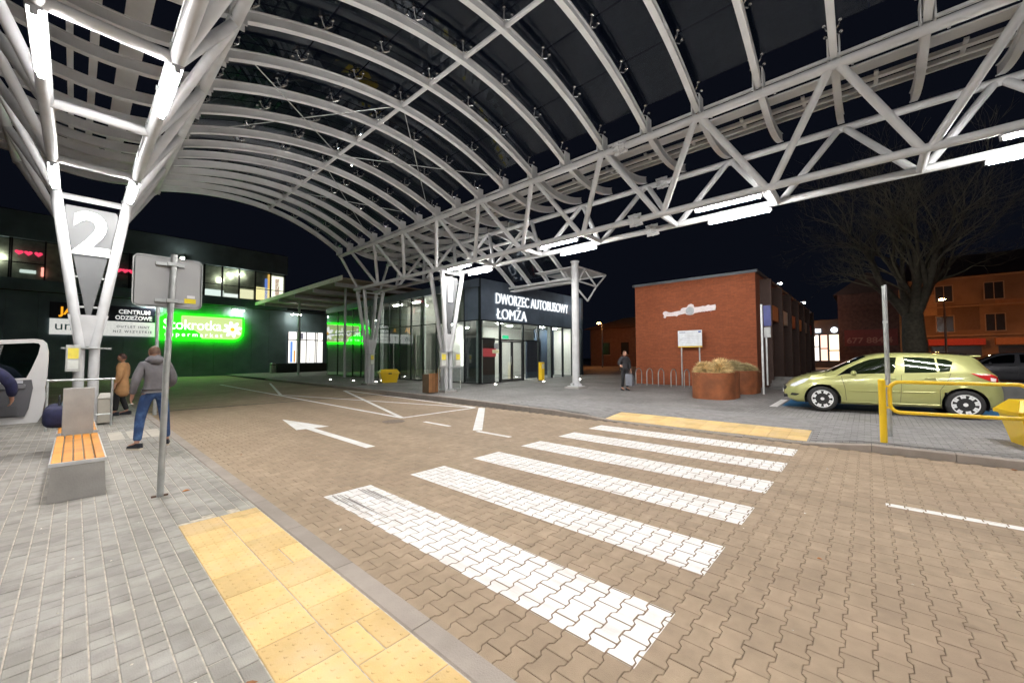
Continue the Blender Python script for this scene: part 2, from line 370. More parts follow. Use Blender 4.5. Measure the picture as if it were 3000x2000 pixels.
for q in ((6.23, 9.77, 6.40, 31.4, .13), (6.23, 9.8, 9.08, 9.9, .13), (6.25, 9.85, 9.45, 20.3, .13), (9.1, 9.9, 6.43, 20.2, .13),
          (9.15, 9.95, 9.55, 20.3, .12), (6.43, 20.2, 8.97, 30.3, .13)):
    flat('hatch_line', [linepoly(*q)], .0052+.0003*q[0])
# drain cover and a few scraps on the road
M_iron = mat('cast_iron', (.20, .155, .12), .6, .5, .2, 20, .4, 90)
b = MB(); b.lathe([(.29, .001), (.29, .006), (.25, .008), (.23, .006), (.05, .006)], (5.75, 9.45, 0), n=24)
tag(b.build('manhole_cover', M_iron), 'round dark iron manhole cover at the tip of the painted hatching', 'manhole cover')

# left platform (bus stand two)
ZP = .12
b = MB(); b.add([(-1.2,-8,ZP-.006),(1.34,-8,ZP-.006),(1.34,19.3,ZP-.006),(-1.2,19.3,ZP-.006)], [(0,1,2,3)])
M_grout = mat('pale_grout', (.50, .445, .375), .95, 0, .3, 18, .3, 200)
plat = tag(b.build('platform_left', M_grout), kind='structure', label='grey block-paved bus platform')
PG = (.285, .268, .242)
M_gp_o = mat('platform_paver', PG, .7, 0, .14, 7, .5, 150, rand=.13, dirt=.75, dirtcol=(.47, .455, .43), dscale=2.6, spots=.35)
M_gp_i = mat('platform_paver_field', PG, .7, 0, .14, 7, .5, 150, island=.13, dirt=.75, dirtcol=(.47, .455, .43), dscale=2.6, spots=.35)
def slab_geo(cx, cy, z, lx, ly, g=.0022, ch=.004, dep=.0135):
    def rr(e): return [(cx-lx/2+e, cy-ly/2+e), (cx+lx/2-e, cy-ly/2+e), (cx+lx/2-e, cy+ly/2-e), (cx-lx/2+e, cy+ly/2-e)]
    vs = [(x, y, z-dep) for x, y in rr(g)]+[(x, y, z-.003) for x, y in rr(g)]+[(x, y, z) for x, y in rr(g+ch)]
    return vs, [(8,9,10,11)]+[(k*4+i, k*4+(i+1) % 4, (k+1)*4+(i+1) % 4, (k+1)*4+i) for k in (0, 1) for i in range(4)]
gc = []
TX0, TX1, TY1 = .695, 1.335, 4.86
for i in range(26):
    cx = -1.155+.1*i if i < 25 else 1.3175; y = -1.0+rnd.uniform(0, .1)
    while y < 19.2:
        ly = rnd.choice((.10, .145, .145, .19)); cy = y+ly/2; y += ly
        if cx > TX0-.01 and cy < TY1+ly/2-.02 and cx < TX1+.05: continue
        if not (cx*f.x+cy*f.y > .3): continue
        if cx*r.x+cy*r.y < -1.5*(cx*f.x+cy*f.y)-.3: continue
        gc.append((cx, cy, ZP+rnd.uniform(-.002, .0012), ly, .1 if i < 25 else .045))
og = sorted((c for c in gc if inview(c)), key=d2)[:300]; sg = set(og); mesh_by = {}
for c in og:
    if c[3:] not in mesh_by:
        q = MB(); q.add(*slab_geo(0, 0, 0, c[4], c[3], .0036)); mesh_by[c[3:]] = q.mesh('paver', M_gp_o)
    link('paver', mesh_by[c[3:]], plat, c[:3])
b = MB()
for c in gc:
    if c not in sg: b.add(*slab_geo(c[0], c[1], c[2], c[4], c[3], .0036))
tag(b.build('paver_field', M_gp_i, plat), kind='stuff')
# yellow tactile slabs
M_tac = mat('tactile_slab', (.68, .47, .20), .7, 0, .10, 5, .4, 140, rand=.13, dirt=.55, dirtcol=(.70, .56, .38), dscale=2.4, spots=.25)
def tac_mesh(lx, ly, studs=True):
    b = MB(); b.add(*slab_geo(0, 0, 0, lx, ly, .0035, .004, .02))
    if studs:
        nx, ny = max(2, round(lx/.066)), max(2, round(ly/.066))
        for i in range(nx):
            for j in range(ny):
                x, y = (i+.5)/nx*lx-lx/2, (j+.5)/ny*ly-ly/2
                vs = [(x+rad*cos(a*pi/4), y+rad*sin(a*pi/4), z) for rad, z in ((.013, 0.0001), (.009, .0032)) for a in range(8)]
                b.add(vs, [tuple(range(8, 16))]+[(k, (k+1) % 8, 8+(k+1) % 8, 8+k) for k in range(8)])
    return b.mesh('tactile_slab', M_tac)
TP = .338; tm = tac_mesh(.32, TP); th = tac_mesh(.16, TP)
y = TY1; k = 0
while y > .6:
    link('tactile_slab', tm, plat, (TX0+.16, y-TP/2, ZP)); y -= TP
y = TY1; k = 0
while y > .6:
    hgt = TP*.5 if k == 0 else TP
    if k == 0: link('tactile_slab', tac_mesh(.32, hgt), plat, (TX0+.48, y-hgt/2, ZP))
    elif k in (4, 8):
        link('tactile_slab', th, plat, (TX0+.40, y-hgt/2, ZP)); link('tactile_slab', th, plat, (TX0+.56, y-hgt/2, ZP))
    else: link('tactile_slab', tm, plat, (TX0+.48, y-hgt/2, ZP))
    y -= hgt; k += 1
# pale cover slabs by the standing man
b = MB(); b.add(*slab_geo(0, 0, 0, .3, 1.2, .004, .004)); ms = b.mesh('cover_slab', mat('pale_slab', (.50, .46, .40), .8, 0, .1, 5, .3, 80, dirt=.3))
b2 = MB(); b2.add(*slab_geo(0, 0, 0, .22, 1.2, .004, .004)); ms2 = b2.mesh('cover_slab', MATS['pale_slab'])
link('cover_slab', ms, plat, (.92, 11.4, ZP+.004)); link('cover_slab', ms2, plat, (.61, 11.45, ZP+.004)); link('cover_slab', ms2, plat, (1.19, 11.35, ZP+.004))
# kerbs
M_kerb = mat('kerb_concrete', (.33, .285, .25), .8, 0, .1, 5, .4, 120, rand=.08, dirt=.5, dirtcol=(.22, .19, .165), dscale=1.5)
def kerb_run(name, pts, w, lab, ztop, zbot=-.12):
    kr = tag(bpy.data.objects.new(name, None), kind='structure', label=lab); COL.objects.link(kr)
    for (x0, y0), (x1, y1) in zip(pts[:-1], pts[1:]):
        d = Vector((x1-x0, y1-y0, 0)); L_ = d.length; d.normalize(); s = Vector((d.y, -d.x, 0))
        za, zb = ztop(x0, y0), ztop(x1, y1); g = .004; c = .012
        b = MB(); prof = [(0, zbot), (0, -c), (c, 0), (w-c, 0), (w, -c), (w, zbot)]; vs = []
        for t, zz in ((g, za), (L_-g, zb)):
            for (o, h) in prof:
                p = Vector((x0, y0, 0))+d*t+s*(-o); vs.append((p.x, p.y, (zz+h) if h > -.05 else h))
        n = len(prof); b.add(vs, [tuple(range(n)), tuple(range(2*n-1, n-1, -1))]+[(i, i+n, (i+1) % n+n, (i+1) % n) for i in range(n)])
        b.build('kerb_stone', M_kerb, kr)
    return kr
kerb_run('kerb_platform', [(1.49, -2+i) for i in range(22)], .15, 'long concrete kerb of the platform', lambda x, y: ZP+.001)
kerb_run('kerb_platform_back', [(-1.20, -1+i) for i in range(21)], .15, 'concrete kerb behind the bench', lambda x, y: ZP+.001)
b = MB(); b.add([(1.492,-3,-.004),(1.520,-3,-.004),(1.520,YF,-.004),(1.492,YF,-.004)], [(0,1,2,3)])
tag(b.build('gutter_dirt', mat('gutter_dirt', (.035, .026, .020), .95, 0, .5, 14), road), kind='stuff')
# right-hand pavement with a dropped crossing
def dip(y):
    a = max(0, min(1, (y-.1)/.9)); c = max(0, min(1, (6.4-y)/1.0)); s = lambda t: t*t*(3-2*t)
    return s(a)*s(c)
def kx(y): return 9.47+(.53/(1+math.exp(-(y-9.0)*.7)) if y > 2 else 0)
def gz(x, y):
    base = .125+.013*max(0, x-9.6)
    return base-dip(y)*.105*max(0, 1-max(0, x-9.6)/1.6)
KY = [-6+i for i in range(42)]
kerb_run('kerb_pavement', [(kx(y)+.15, y) for y in KY], .15, 'concrete kerb along the station pavement', lambda x, y: gz(9.6, y)+.001)
M_rp = brick_mat('grey_paving', (.255, .245, .24), (.205, .198, .195), (.12, .115, .115), .2, .1, .005, rough=.72)
xs = [9.6, 9.8, 10, 10.4, 10.8, 11.2, 12, 14, 18, 24, 30, 40, 70]
xs_ = np.array(xs)
pav = MB(); ys = [-30, -10, -6]+[-6+.4*i for i in range(1, 38)]+[10, 12, 14, 16, 18, 20, 23, 26, 30, 34, 40, 47.9]
V = []
for y in ys:
    for i, x in enumerate(xs):
        X = x if i > 4 else x+(kx(y)-9.47)*(1-i/5.0)
        V.append((X, y, gz(x, y)))
nx = len(xs)
pav.add(V, [(j*nx+i, j*nx+i+1, (j+1)*nx+i+1, (j+1)*nx+i) for j in range(len(ys)-1) for i in range(nx-1)])
pavement = tag(pav.build('pavement_right', M_rp, smooth=True), kind='structure', label='grey block pavement in front of the station')
M_rb = mat('grey_paver_field', (.225, .218, .22), .7, 0, .14, 7, .4, 150, island=.16, dirt=.4, dirtcol=(.29, .28, .28), dscale=1.0)
b = MB(); j = 0; x = 9.64
while x < 12.2:
    y = -4.2+(.1 if j % 2 else 0)
    while y < 9.0:
        inT = 10.62 > x > 9.5 and .88 < y+.1 < 5.45
        if not inT and x-.02 > kx(y)+.16:
            vs, fs = slab_geo(x+.05, y+.1, 0, .1, .2); b.add([(p[0], p[1], p[2]+gz(p[0], p[1])+.011) for p in vs], fs)
        y += .2
    x += .1; j += 1
tag(b.build('paver_field', M_rb, pavement), kind='stuff')
for i in range(13):
    for j in range(3):
        y0 = .94+i*.338; xx = 9.66+j*.32; q = MB(); vs, fs = slab_geo(0, 0, 0, .32, .338, .002, .003, .02)
        q.add([(p[0]+xx+.16, p[1]+y0+.169, p[2]+gz(p[0]+xx+.16, p[1]+y0+.169)+.012) for p in vs], fs); q.build('tactile_slab', M_tac, pavement)
# blue accessible parking bay under the car and its white edge
M_blue = mat('blue_bay_paint', (.03, .16, .34), .6, 0, .15, 5, dirt=.3)
b = MB(); b.add([(x, y, gz(x, y)+.006) for x, y in ((14.75,-3.3),(16.6,-3.3),(16.4,2.0),(14.55,2.0))], [(0,1,2,3)]); b.build('parking_bay', M_blue, pavement)
b = MB(); b.add([(x, y, gz(x, y)+.011) for x, y in ((14.1,2.06),(16.3,2.06),(16.3,2.26),(14.1,2.26))], [(0,1,2,3)]); b.build('bay_edge', M_paint, pavement)
# ------------------------------------------------------------------ the canopy
canopy = thing('bus_station_canopy', 'large arched glass canopy on pale grey tubular trusses over the bus lane', 'canopy')
XL, XR = .20, 11.30; YB0, PN = 1.585, 2.53
ZB, ZT = 5.62, 7.40
def truss(xc, y0, y1, first, nb):
    """trapezoid truss along Y: two lower chords, two upper chords, W bracing on both sides"""
    for sx, zz, rr in ((-.60, ZB, .085), (.60, ZB, .085), (-1.47, ZT, .092), (1.47, ZT, .092)):
        b = MB(); b.tube([(xc+sx, y0, zz), (xc+sx, y1, zz)], rr, 14); b.build('chord', M_steel, canopy, auto=True)
    for k in range(nb):
        yb = first+k*PN
        b = MB(); b.tube([(xc-.6, yb, ZB), (xc+.6, yb, ZB)], .075, 12); b.build('cross_tube', M_steel, canopy, auto=True)
        for sx in (-1, 1):
            for dy in (-1, 1):
                if yb+dy*PN/2 > y1+.05 or yb+dy*PN/2 < y0-.05: continue
                b = MB(); b.tube([(xc+sx*.6, yb+dy*.06, ZB), (xc+sx*1.47, yb+dy*(PN/2-.06), ZT)], .078, 12); b.build('diagonal', M_steel, canopy, auto=True)
    yj = 4.85
    for sx, zz in ((-.6, ZB), (.6, ZB), (-1.47, ZT), (1.47, ZT)):
        b = MB(); b.lathe([(.10, -.17), (.13, -.10), (.15, -.02), (.185, -.015), (.185, .015), (.15, .02), (.13, .10), (.10, .17)], (xc+sx, yj, zz), 'y', 14)
        for a in range(4):
            b.bar((xc+sx, yj-.17, zz), (xc+sx, yj+.17, zz), .02, .36, up=(cos(a*pi/4), 0, sin(a*pi/4)))
        b.build('flange_joint', M_steel, canopy, auto=True)
YS = -9.8
for xx, zz in ((XR-1.36, ZT-.03), (XL+1.36, ZT-.03), (XR-.52, ZB+.05), (XL+.52, ZB+.05)):   # cable conduits clipped along the chords
    b = MB(); b.tube([(xx, YS, zz), (xx, 18.0, zz)], .017, 6); y = YS+1
    while y < 18: b.box((xx-.03, y-.02, zz-.028), (xx+.03, y+.02, zz+.028)); y += 1.265
    b.build('cable_conduit', M_galv, canopy)
truss(XR, YS, 21.85, YB0-4*PN, 9+3)
truss(XL, YS, 18.1, YB0-4*PN, 8+3)
# ribs
RP = PN/2
def arch(x):   # lower edge height of the main ribs
    t = (x-5.75)/4.05; return 8.38-.88*t*t-.0*t**4
XA0, XA1 = 1.72, 9.78
def sweep(name, pts, w, h, fl, m, parent):
    """I-beam swept along pts (lower edge), flange fl wide"""
    b = MB(); pts = [Vector(p) for p in pts]; prof = [(-fl/2, 0), (fl/2, 0), (fl/2, .02), (w/2, .022), (w/2, h-.022), (fl/2, h-.02), (fl/2, h), (-fl/2, h), (-fl/2, h-.02), (-w/2, h-.022), (-w/2, .022), (-fl/2, .02)]
    n = len(prof); vs = []
    for i, p in enumerate(pts):
        t = (pts[min(i+1, len(pts)-1)]-pts[max(i-1, 0)]).normalized(); sd = t.cross(Vector((0, 0, 1))).normalized(); up = sd.cross(t)
        for (a, c) in prof: vs.append(p+sd*a+up*c)
    fs = [(i*n+j, (i+1)*n+j, (i+1)*n+(j+1) % n, i*n+(j+1) % n) for i in range(len(pts)-1) for j in range(n)]+[tuple(range(n)), tuple(range(len(vs)-1, len(vs)-n-1, -1))]
    b.add(vs, fs); return b.build(name, m, parent)
def skew(y): return 0 if y < 13 else 3.6*((y-13)/8.8)**1.3
def rib_y(x, yr): return yr-skew(yr)*(1-(x-XA0)/(XA1-XA0))
ribY = [.32-6*RP+k*RP for k in range(24) if .32-6*RP+k*RP < 21.9]
# spider bracket
def spider():
    b = MB(); b.box((-.05,-.015,0), (.05,.015,.05)); b.tube([(0,0,.04), (0,0,.09)], .018, 6)
    for sx, sy, hh in ((-1,-1,.20), (1,-1,.20), (1,1,.20), (-1,1,.20)):
        b.tube([(0,0,.08), (sx*.09, sy*.09, .10), (sx*.12, sy*.12, hh)], [.015, .012, .010], 6)
        b.lathe([(.012, hh-.01), (.03, hh), (.03, hh+.014), (.01, hh+.02)], (sx*.12, sy*.12, 0), n=8)
    return b.mesh('glass_bracket', mat('bracket_steel', (.6, .6, .6), .25, .8, .1, 5))
me_sp = spider()
GX = [XA0+.25+i*(XA1-XA0-.5)/6 for i in range(7)]
def gx_ang(x): return math.atan(-2*.88*(x-5.75)/4.05**2)
for yr in ribY:
    pts = [(x, rib_y(x, yr), arch(x)) for x in np.linspace(XA0, XA1, 25)]
    rb = sweep('rib', pts, .07, .19, .12, M_rib, canopy)
    for x in GX:
        o = link('glass_bracket', me_sp, rb, (x, rib_y(x, yr), arch(x)+.19)); o.rotation_euler = (0, -gx_ang(x), 0)
    for xe, s in ((XA0, 1), (XA1, -1)):     # end shoe on the chord
        b = MB(); ye = rib_y(xe, yr); b.box((xe-.13, ye-.10, 7.44), (xe+.13, ye-.075, 7.86)); b.box((xe-.13, ye+.075, 7.44), (xe+.13, ye+.10, 7.86)); b.build('rib_shoe', M_steel, rb)
# glass sheets between the ribs
for ya, yb in zip(ribY[:-1], ribY[1:]):
    for xa, xb in zip(GX[:-1], GX[1:]):
        b = MB(); n = 4; vs = []
        for zz in (.405, .422):
            for i in range(n+1):
                x = xa+.02+(xb-xa-.04)*i/n
                for yy in (ya, yb):
                    y = rib_y(x, yy)+(.02 if yy == ya else -.02); vs.append((x, y, arch(x)+zz))
        k = 2*(n+1); fs = [(2*i+1, 2*i, 2*i+2, 2*i+3) for i in range(n)]+[(k+2*i, k+2*i+1, k+2*i+3, k+2*i+2) for i in range(n)]
        fs += [(2*i, k+2*i, k+2*i+2, 2*i+2) for i in range(n)]+[(2*i+3, k+2*i+3, k+2*i+1, 2*i+1) for i in range(n)]
        b.add(vs, fs); b.build('glass_sheet', M_glassR, canopy, smooth=False)
# ridge purlin, one piece per bay, and wire bracing
for ya, yb in zip(ribY[:-1], ribY[1:]):
    b = MB(); y0, y1 = rib_y(5.75, ya), rib_y(5.75, yb); b.tube([(5.75, y0+.05, 8.49), (5.75, y1-.05, 8.49)], .05, 10)
    for y in (y0+.06, y1-.06): b.box((5.69, y-.012, 8.40), (5.81, y+.012, 8.60))
    b.build('ridge_purlin', M_steel, canopy, auto=True)
for (xa, ka, xb, kb) in ((2.2, 13, 5.7, 16), (5.7, 13, 2.2, 16), (5.8, 13, 9.3, 16), (9.3, 13, 5.8, 16), (5.8, 17, 9.3, 20), (9.3, 17, 5.8, 20)):
    kb = min(kb, len(ribY)-1); b = MB(); b.tube([(xa, rib_y(xa, ribY[ka]), arch(xa)+.1), (xb, rib_y(xb, ribY[kb]), arch(xb)+.1)], .012, 6); b.build('bracing_rod', M_galv, canopy)
# valley ribs and gutter over each truss
M_gut = mat('gutter_panel', (.66, .67, .67), .45, 0, .08, 2, dirt=.3)
def valley(xc, y1, sx):
    x0, x1 = xc-1.40, xc+1.40
    for yr in ribY:
        yv = rib_y(XA0 if xc < 5 else XA1, yr)
        if yv > y1: continue
        pts = [(x, yv, 7.50-.26*(1-((x-xc)/1.40)**2)) for x in np.linspace(x0, x1, 15)]
        sweep('valley_rib', pts, .085, .22, .13, M_rib, canopy)
    for (xa, xb, za, zb) in ((-1.05, -1.0, 7.80, 7.86), (-.55, -.22, 7.72, 7.76), (.05, .17, 7.68, 7.76), (.38, .47, 7.68, 7.76), (.80, .86, 7.76, 7.84)):
        b = MB(); b.box((xc+sx*xa if sx > 0 else xc-xb, YS, za), (xc+sx*xb if sx > 0 else xc-xa, y1, zb)); b.build('gutter_slat', M_gut, canopy)
    for ya, yb in zip(ribY[:-1], ribY[1:]):
        ym = (ya+yb)/2
        if ym > y1: continue
        b = MB(); xx = sx
        lo, hi = sorted((xc+sx*(-.1), xc+sx*.5)); b.box((lo, ym-.035, 7.70), (hi, ym+.035, 7.745)); b.build('gutter_hanger', M_gut, canopy)
valley(XR, 21.7, 1); valley(XL, 18.0, -1)
# wing of ribs over the station entrance and the stub wing behind platform two
def wing_arch(x): t = (x-12.75)/4.6; return 7.48+.35*math.sin(t*pi)*.6-1.75*t**1.7
wy = [y for y in ribY if y > 11.5]
wend = lambda y: 17.3 if y < 15.9 else 15.0
for y in wy:
    sweep('wing_rib', [(x, y, wing_arch(x)) for x in np.linspace(12.78, wend(y), 14)], .08, .20, .12, M_rib, canopy)
for ya, yb in zip(wy[:-1], wy[1:]):
    for xa, xb in ((12.9, 14.35), (14.38, 14.95 if yb > 15.9 else 15.8), (15.83, 17.25)):
        if xa > 15 and yb > 15.9: continue
        b = MB(); vs = [(x, y, wing_arch(x)+zz) for zz in (.33, .345) for x in (xa, (xa+xb)/2, xb) for y in (ya+.02, yb-.02)]
        b.add(vs, [(1,0,2,3),(3,2,4,5),(6,7,9,8),(8,9,11,10),(0,6,8,2),(2,8,10,4),(5,11,9,3),(3,9,7,1),(0,1,7,6),(5,4,10,11)]); b.build('glass_sheet', M_glassR, canopy)
for x, y1 in ((14.36, wy[-1]+.3), (17.3, 15.8)):
    b = MB(); b.tube([(x, wy[0]-.3, wing_arch(x)+.05), (x, y1, wing_arch(x)+.05)], .07, 10); b.build('wing_purlin', M_steel, canopy, auto=True)
b = MB(); b.box((17.35, wy[0]-.4, 5.62), (17.75, 15.8, 5.67)); b.box((17.72, wy[0]-.4, 5.67), (17.75, 15.8, 5.90)); b.build('wing_gutter', M_gut, canopy)
for y in ribY:
    yv = rib_y(XA0, y)
    if yv < 6 or yv > 18: continue
    sweep('wing_rib', [(x, yv, 7.5+.3*((-1.27-x)/3)**1.0) for x in np.linspace(-1.3, -4.2, 8)], .08, .20, .12, M_rib, canopy)
# end brackets past the round column
b = MB()
for p, q in (((16.5,10.5,6.15),(19.3,10.5,6.15)), ((19.3,10.5,6.15),(18.3,10.5,5.4)), ((18.3,10.5,5.4),(16.5,10.5,5.45)), ((17.1,10.5,6.12),(18.2,10.5,5.45)), ((16.6,10.5,5.5),(17.1,10.5,6.1)), ((18.3,10.5,5.4),(17.4,10.5,4.55)), ((17.4,10.5,4.55),(16.55,10.5,5.0))):
    b.tube([p, q], .045, 8)
b.tube([(19.3,10.5,6.15), (19.3,13.2,6.15)], .05, 8); b.box((16.5,10.55,6.2),(19.4,13.2,6.23)); b.build('end_bracket', M_steel, canopy)
# V supports
def v_support(xc, yc, z0, num, plate=True):
    for sx in (-1, 1):
        for sy in (-1, 1):
            b = MB(); b.tube([(xc+sx*.125, yc+sy*.13, z0), (xc+sx*.125, yc+sy*.13, 2.05), (xc+sx*.20, yc+sy*.17, 2.55), (xc+sx*.60, yc+sy*.42, ZB)], .098, 14); b.build('support_leg', M_steel, canopy, auto=True)
    b = MB(); b.box((xc-.36, yc-.36, z0-.08), (xc+.36, yc+.36, z0+.02), bev=.02); b.build('base_plinth', M_conc, canopy)
    b = MB(); b.box((xc-.32, yc-.32, z0+.02), (xc+.32, yc+.32, z0+.05))
    for sx in (-1, 1):
        for sy in (-1, 1): b.tube([(xc+sx*.28, yc+sy*.28, z0+.02), (xc+sx*.28, yc+sy*.28, z0+.10)], .015, 6)
    b.build('base_plate', M_galv, canopy)
    b = MB()
    for sy in (-1, 1):       # tapered gusset cheeks
        vs = [(xc-.20, yc+sy*.15, 2.0), (xc+.20, yc+sy*.15, 2.0), (xc+.34, yc+sy*.235, 2.75), (xc-.34, yc+sy*.235, 2.75)]
        vs2 = [(x, y+sy*.02, z) for x, y, z in vs]; b.add(vs+vs2, [(0,1,2,3),(7,6,5,4),(0,4,5,1),(1,5,6,2),(2,6,7,3),(3,7,4,0)])
    b.build('gusset', M_steel, canopy)
    b = MB(); b.lathe([(.25, 1.93), (.31, 1.94), (.31, 1.97), (.25, 1.98)], (xc, yc, 0), n=20); b.box((xc-.42, yc-.02, 1.935), (xc+.42, yc+.02, 1.975)); b.build('collar', M_galv, canopy)
    b = MB(); b.tube([(xc-.62, yc-.44, ZB-.16), (xc+.62, yc-.44, ZB-.16)], .035, 8); b.build('head_bar', M_steel, canopy)
    if not plate: return
    yp = yc-.47
    b = MB()   # white number board, narrowing downwards between the legs, leaning out with them
    pts = [(-.44, 5.34), (.40, 5.34), (.465, 5.22), (.035, 2.72), (-.035, 2.72), (-.465, 5.16)]
    lean = lambda z: yc-.16-(z-2.6)*.03
    vs = [(xc+x, lean(z), z) for x, z in pts]+[(xc+x, lean(z)-.025, z) for x, z in pts]; n = len(pts)
    b.add(vs, [tuple(range(n)), tuple(range(2*n-1, n-1, -1))]+[(i, n+i, n+(i+1) % n, (i+1) % n) for i in range(n)])
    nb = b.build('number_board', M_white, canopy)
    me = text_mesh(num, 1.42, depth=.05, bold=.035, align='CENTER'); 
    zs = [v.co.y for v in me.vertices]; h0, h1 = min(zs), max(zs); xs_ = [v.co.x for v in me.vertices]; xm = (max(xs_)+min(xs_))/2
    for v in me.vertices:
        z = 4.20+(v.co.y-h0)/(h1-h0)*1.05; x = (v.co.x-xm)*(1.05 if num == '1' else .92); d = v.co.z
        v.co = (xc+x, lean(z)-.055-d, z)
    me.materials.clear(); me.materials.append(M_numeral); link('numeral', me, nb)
    for k in range(4):
        z = 2.95+k*.72; hw = .47*(z-2.6)/2.7
        for sx in (-1, 1):
            b = MB(); b.box((xc+sx*(hw+.05)-.07, lean(z)-.01, z-.02), (xc+sx*(hw+.05)+.07, lean(z)+.08, z+.02)); b.build('clamp', M_galv, nb)
v_support(XL, 14.2, ZP+.02, '2'); v_support(XR, 14.2, gz(XR, 14.2)+.06, '1'); v_support(XR+.35, 21.8, gz(XR, 21.8)+.06, '', False)
for sx in (-1, 1):   # end struts at the last support
    b = MB(); b.tube([(XR+sx*1.47, 21.8, ZT), (XR+.35+sx*.6, 21.9, ZB-.1)], .07, 10); b.build('end_strut', M_steel, canopy, auto=True)
# round column by the entrance
col_ = thing('round_column', 'tall pale grey round steel column on a square concrete foot before the entrance', 'column', (16.25, 10.5, 0))
zc = gz(16.25, 10.5)
b = MB(); b.tube([(0,0,zc+.1), (0,0,6.35)], .172, 24); b.build('shaft', M_steel, col_, auto=True)
b = MB(); b.box((-.40,-.40,zc-.05), (.40,.40,zc+.08), bev=.02); b.build('plinth', M_conc, col_)
b = MB(); b.box((-.30,-.30,zc+.08), (.30,.30,zc+.11))
for a in range(4):
    q = a*pi/2; b.bar((cos(q)*.16, sin(q)*.16, zc+.19), (cos(q)*.30, sin(q)*.30, zc+.13), .025, .14)
b.build('base_plate', M_steel, col_)
b = MB(); b.lathe([(.172, 6.30), (.21, 6.33), (.21, 6.37)], n=20); b.build('capital', M_steel, col_)
# tube lamps under the lower chords
nm = {0: 'nearest the number boards', 1: 'second out from the number boards', 2: 'third out from the number boards', 3: 'fourth out from the number boards', 4: 'fifth out from the number boards', 5: 'last along the truss'}
def lamp(x, y, lab):
    t = thing('tube_lamp', lab, 'lamp', (x, y, 5.455), 0, 'tube lamps under the canopy trusses')
    b = MB(); b.box((-.065,-.76,.033), (.065,.76,.075), bev=.012)
    for yy in (-.6, .6): b.box((-.02, yy-.03, .075), (.02, yy+.03, .10))
    for yy in (-.74, .74): b.box((-.03, yy-.02, -.03), (.03, yy+.02, .034))
    b.build('lamp_housing', mat('housing_grey', (.30, .30, .31), .5, .2), t)
    b = MB(); b.tube([(0,-.715,.0), (0,.715,.0)], .030, 8); b.build('lamp_tube', M_tube, t, smooth=True)
for xc, nmx, yo in ((XR, 'right', 12.6), (XL, 'left', 12.4)):
    for k in range(5):
        y = yo-k*2*PN
        for sx, side in ((-1, 'inner' if xc == XR else 'outer'), (1, 'outer' if xc == XR else 'inner')):
            lamp(xc+sx*.60, y, f'lit white tube lamp under {side} chord of {nmx} truss, {nm[k]}')
# ------------------------------------------------------------------ station building
st = thing('station_building', 'glazed bus station hall with dark fascia and white illuminated lettering', 'building')
SX, SY, SX1, SY1_ = 15.35, 16.3, 25.9, 36.5
zg = .20; ZH, ZF = 3.85, 6.2
M_fas = mat('fascia_panel', (.13, .165, .215), .28, .3, .2, 1.2, .03, 8, rand=.15)
M_mul = mat('mullion', (.010, .013, .015), .4, .3, .2, 5)
M_iwall = mat('interior_wall', (.62, .61, .58), .7, 0, .04, 2)
M_ifloor = mat('interior_floor', (.30, .29, .27), .25, 0, .08, 3)
M_iceil = mat('interior_ceiling', (.6, .6, .58), .8, 0, .04, 2)
M_ilamp = emit('ceiling_light_glow', (1, .96, .88), 140.0)
def sbox(name, a, c, m, parent=st, bev=0): b = MB(); b.box(a, c, bev=bev); return b.build(name, m, parent)
sbox('floor', (SX+.1, SY+.1, -.1), (SX1, SY1_, zg+.02), M_ifloor)
sbox('ceiling', (17.9, SY+.12, ZH+.05), (SX1, SY1_, ZH+.15), M_iceil)
sbox('back_wall', (SX1-.15, SY+.2, zg), (SX1, SY1_, ZF-.1), M_iwall)
sbox('end_wall', (SX+.1, SY1_-.15, zg), (SX1-.2, SY1_, ZF-.1), M_iwall)
# interior partitions seen through the glass
sbox('partition', (19.2, 20.2, zg+.02), (25.5, 20.35, ZH+.04), M_iwall)
sbox('ceiling', (SX+.12, 20.2, 5.72), (17.9, SY1_, 5.80), M_iceil)
sbox('ceiling', (SX+.12, SY+.12, ZH+.05), (17.9, 20.1, ZH+.15), M_iceil)
M_gw = mat('green_grey_wall', (.30, .33, .29), .7)
for ya, yb, m_ in ((20.36, 22.6, M_iwall), (22.7, 25.2, M_iwall), (25.3, 26.6, M_gw), (26.7, 28.9, mat('dark_shopfront', (.06, .06, .055), .5)), (29.2, 31.0, M_iwall), (31.1, 33.0, M_gw), (33.1, 36.3, M_iwall)):
    sbox('partition', (17.6, ya, zg+.02), (17.75, yb, 3.4), m_)
sbox('upper_wall', (17.58, 20.36, 3.42), (17.76, 27.0, 5.7), M_iwall)
sbox('upper_wall', (17.58, 27.02, 3.42), (17.76, 36.3, 5.7), M_gw)  # dim far end put into a darker wall colour so glass reflections show
for y in (21.5, 24.0, 26.5):
    b = MB(); b.box((16.3, y-.5, 5.66), (16.5, y+.5, 5.70)); b.build('ceiling_light', emit('upper_strip_glow', (1, .96, .88), 22.0), st)
sbox('partition', (17.8, 29.0, zg+.02), (20.5, 29.15, ZH+.04), mat('green_grey_wall', (.20, .25, .23), .7))
sbox('dark_wall', (20.8, 17.4, zg+.02), (22.4, 17.5, 2.9), mat('navy_wall', (.02, .04, .075), .6))
sbox('dark_wall', (23.2, 18.6, zg+.02), (25.6, 18.7, ZH), MATS['navy_wall'])
sbox('counter', (15.9, 19.5, zg+.02), (17.2, 21.5, 1.15), mat('counter_grey', (.35, .35, .36), .5), bev=.03)
sbox('kiosk', (16.0, 16.9, zg+.02), (17.2, 18.3, 2.9), mat('kiosk_dark', (.03, .032, .036), .4), bev=.02)
sbox('kiosk_front', (15.98, 16.85, 1.75), (17.22, 16.89, 2.25), mat('kiosk_red', (.42, .05, .06), .5, emis=.25))
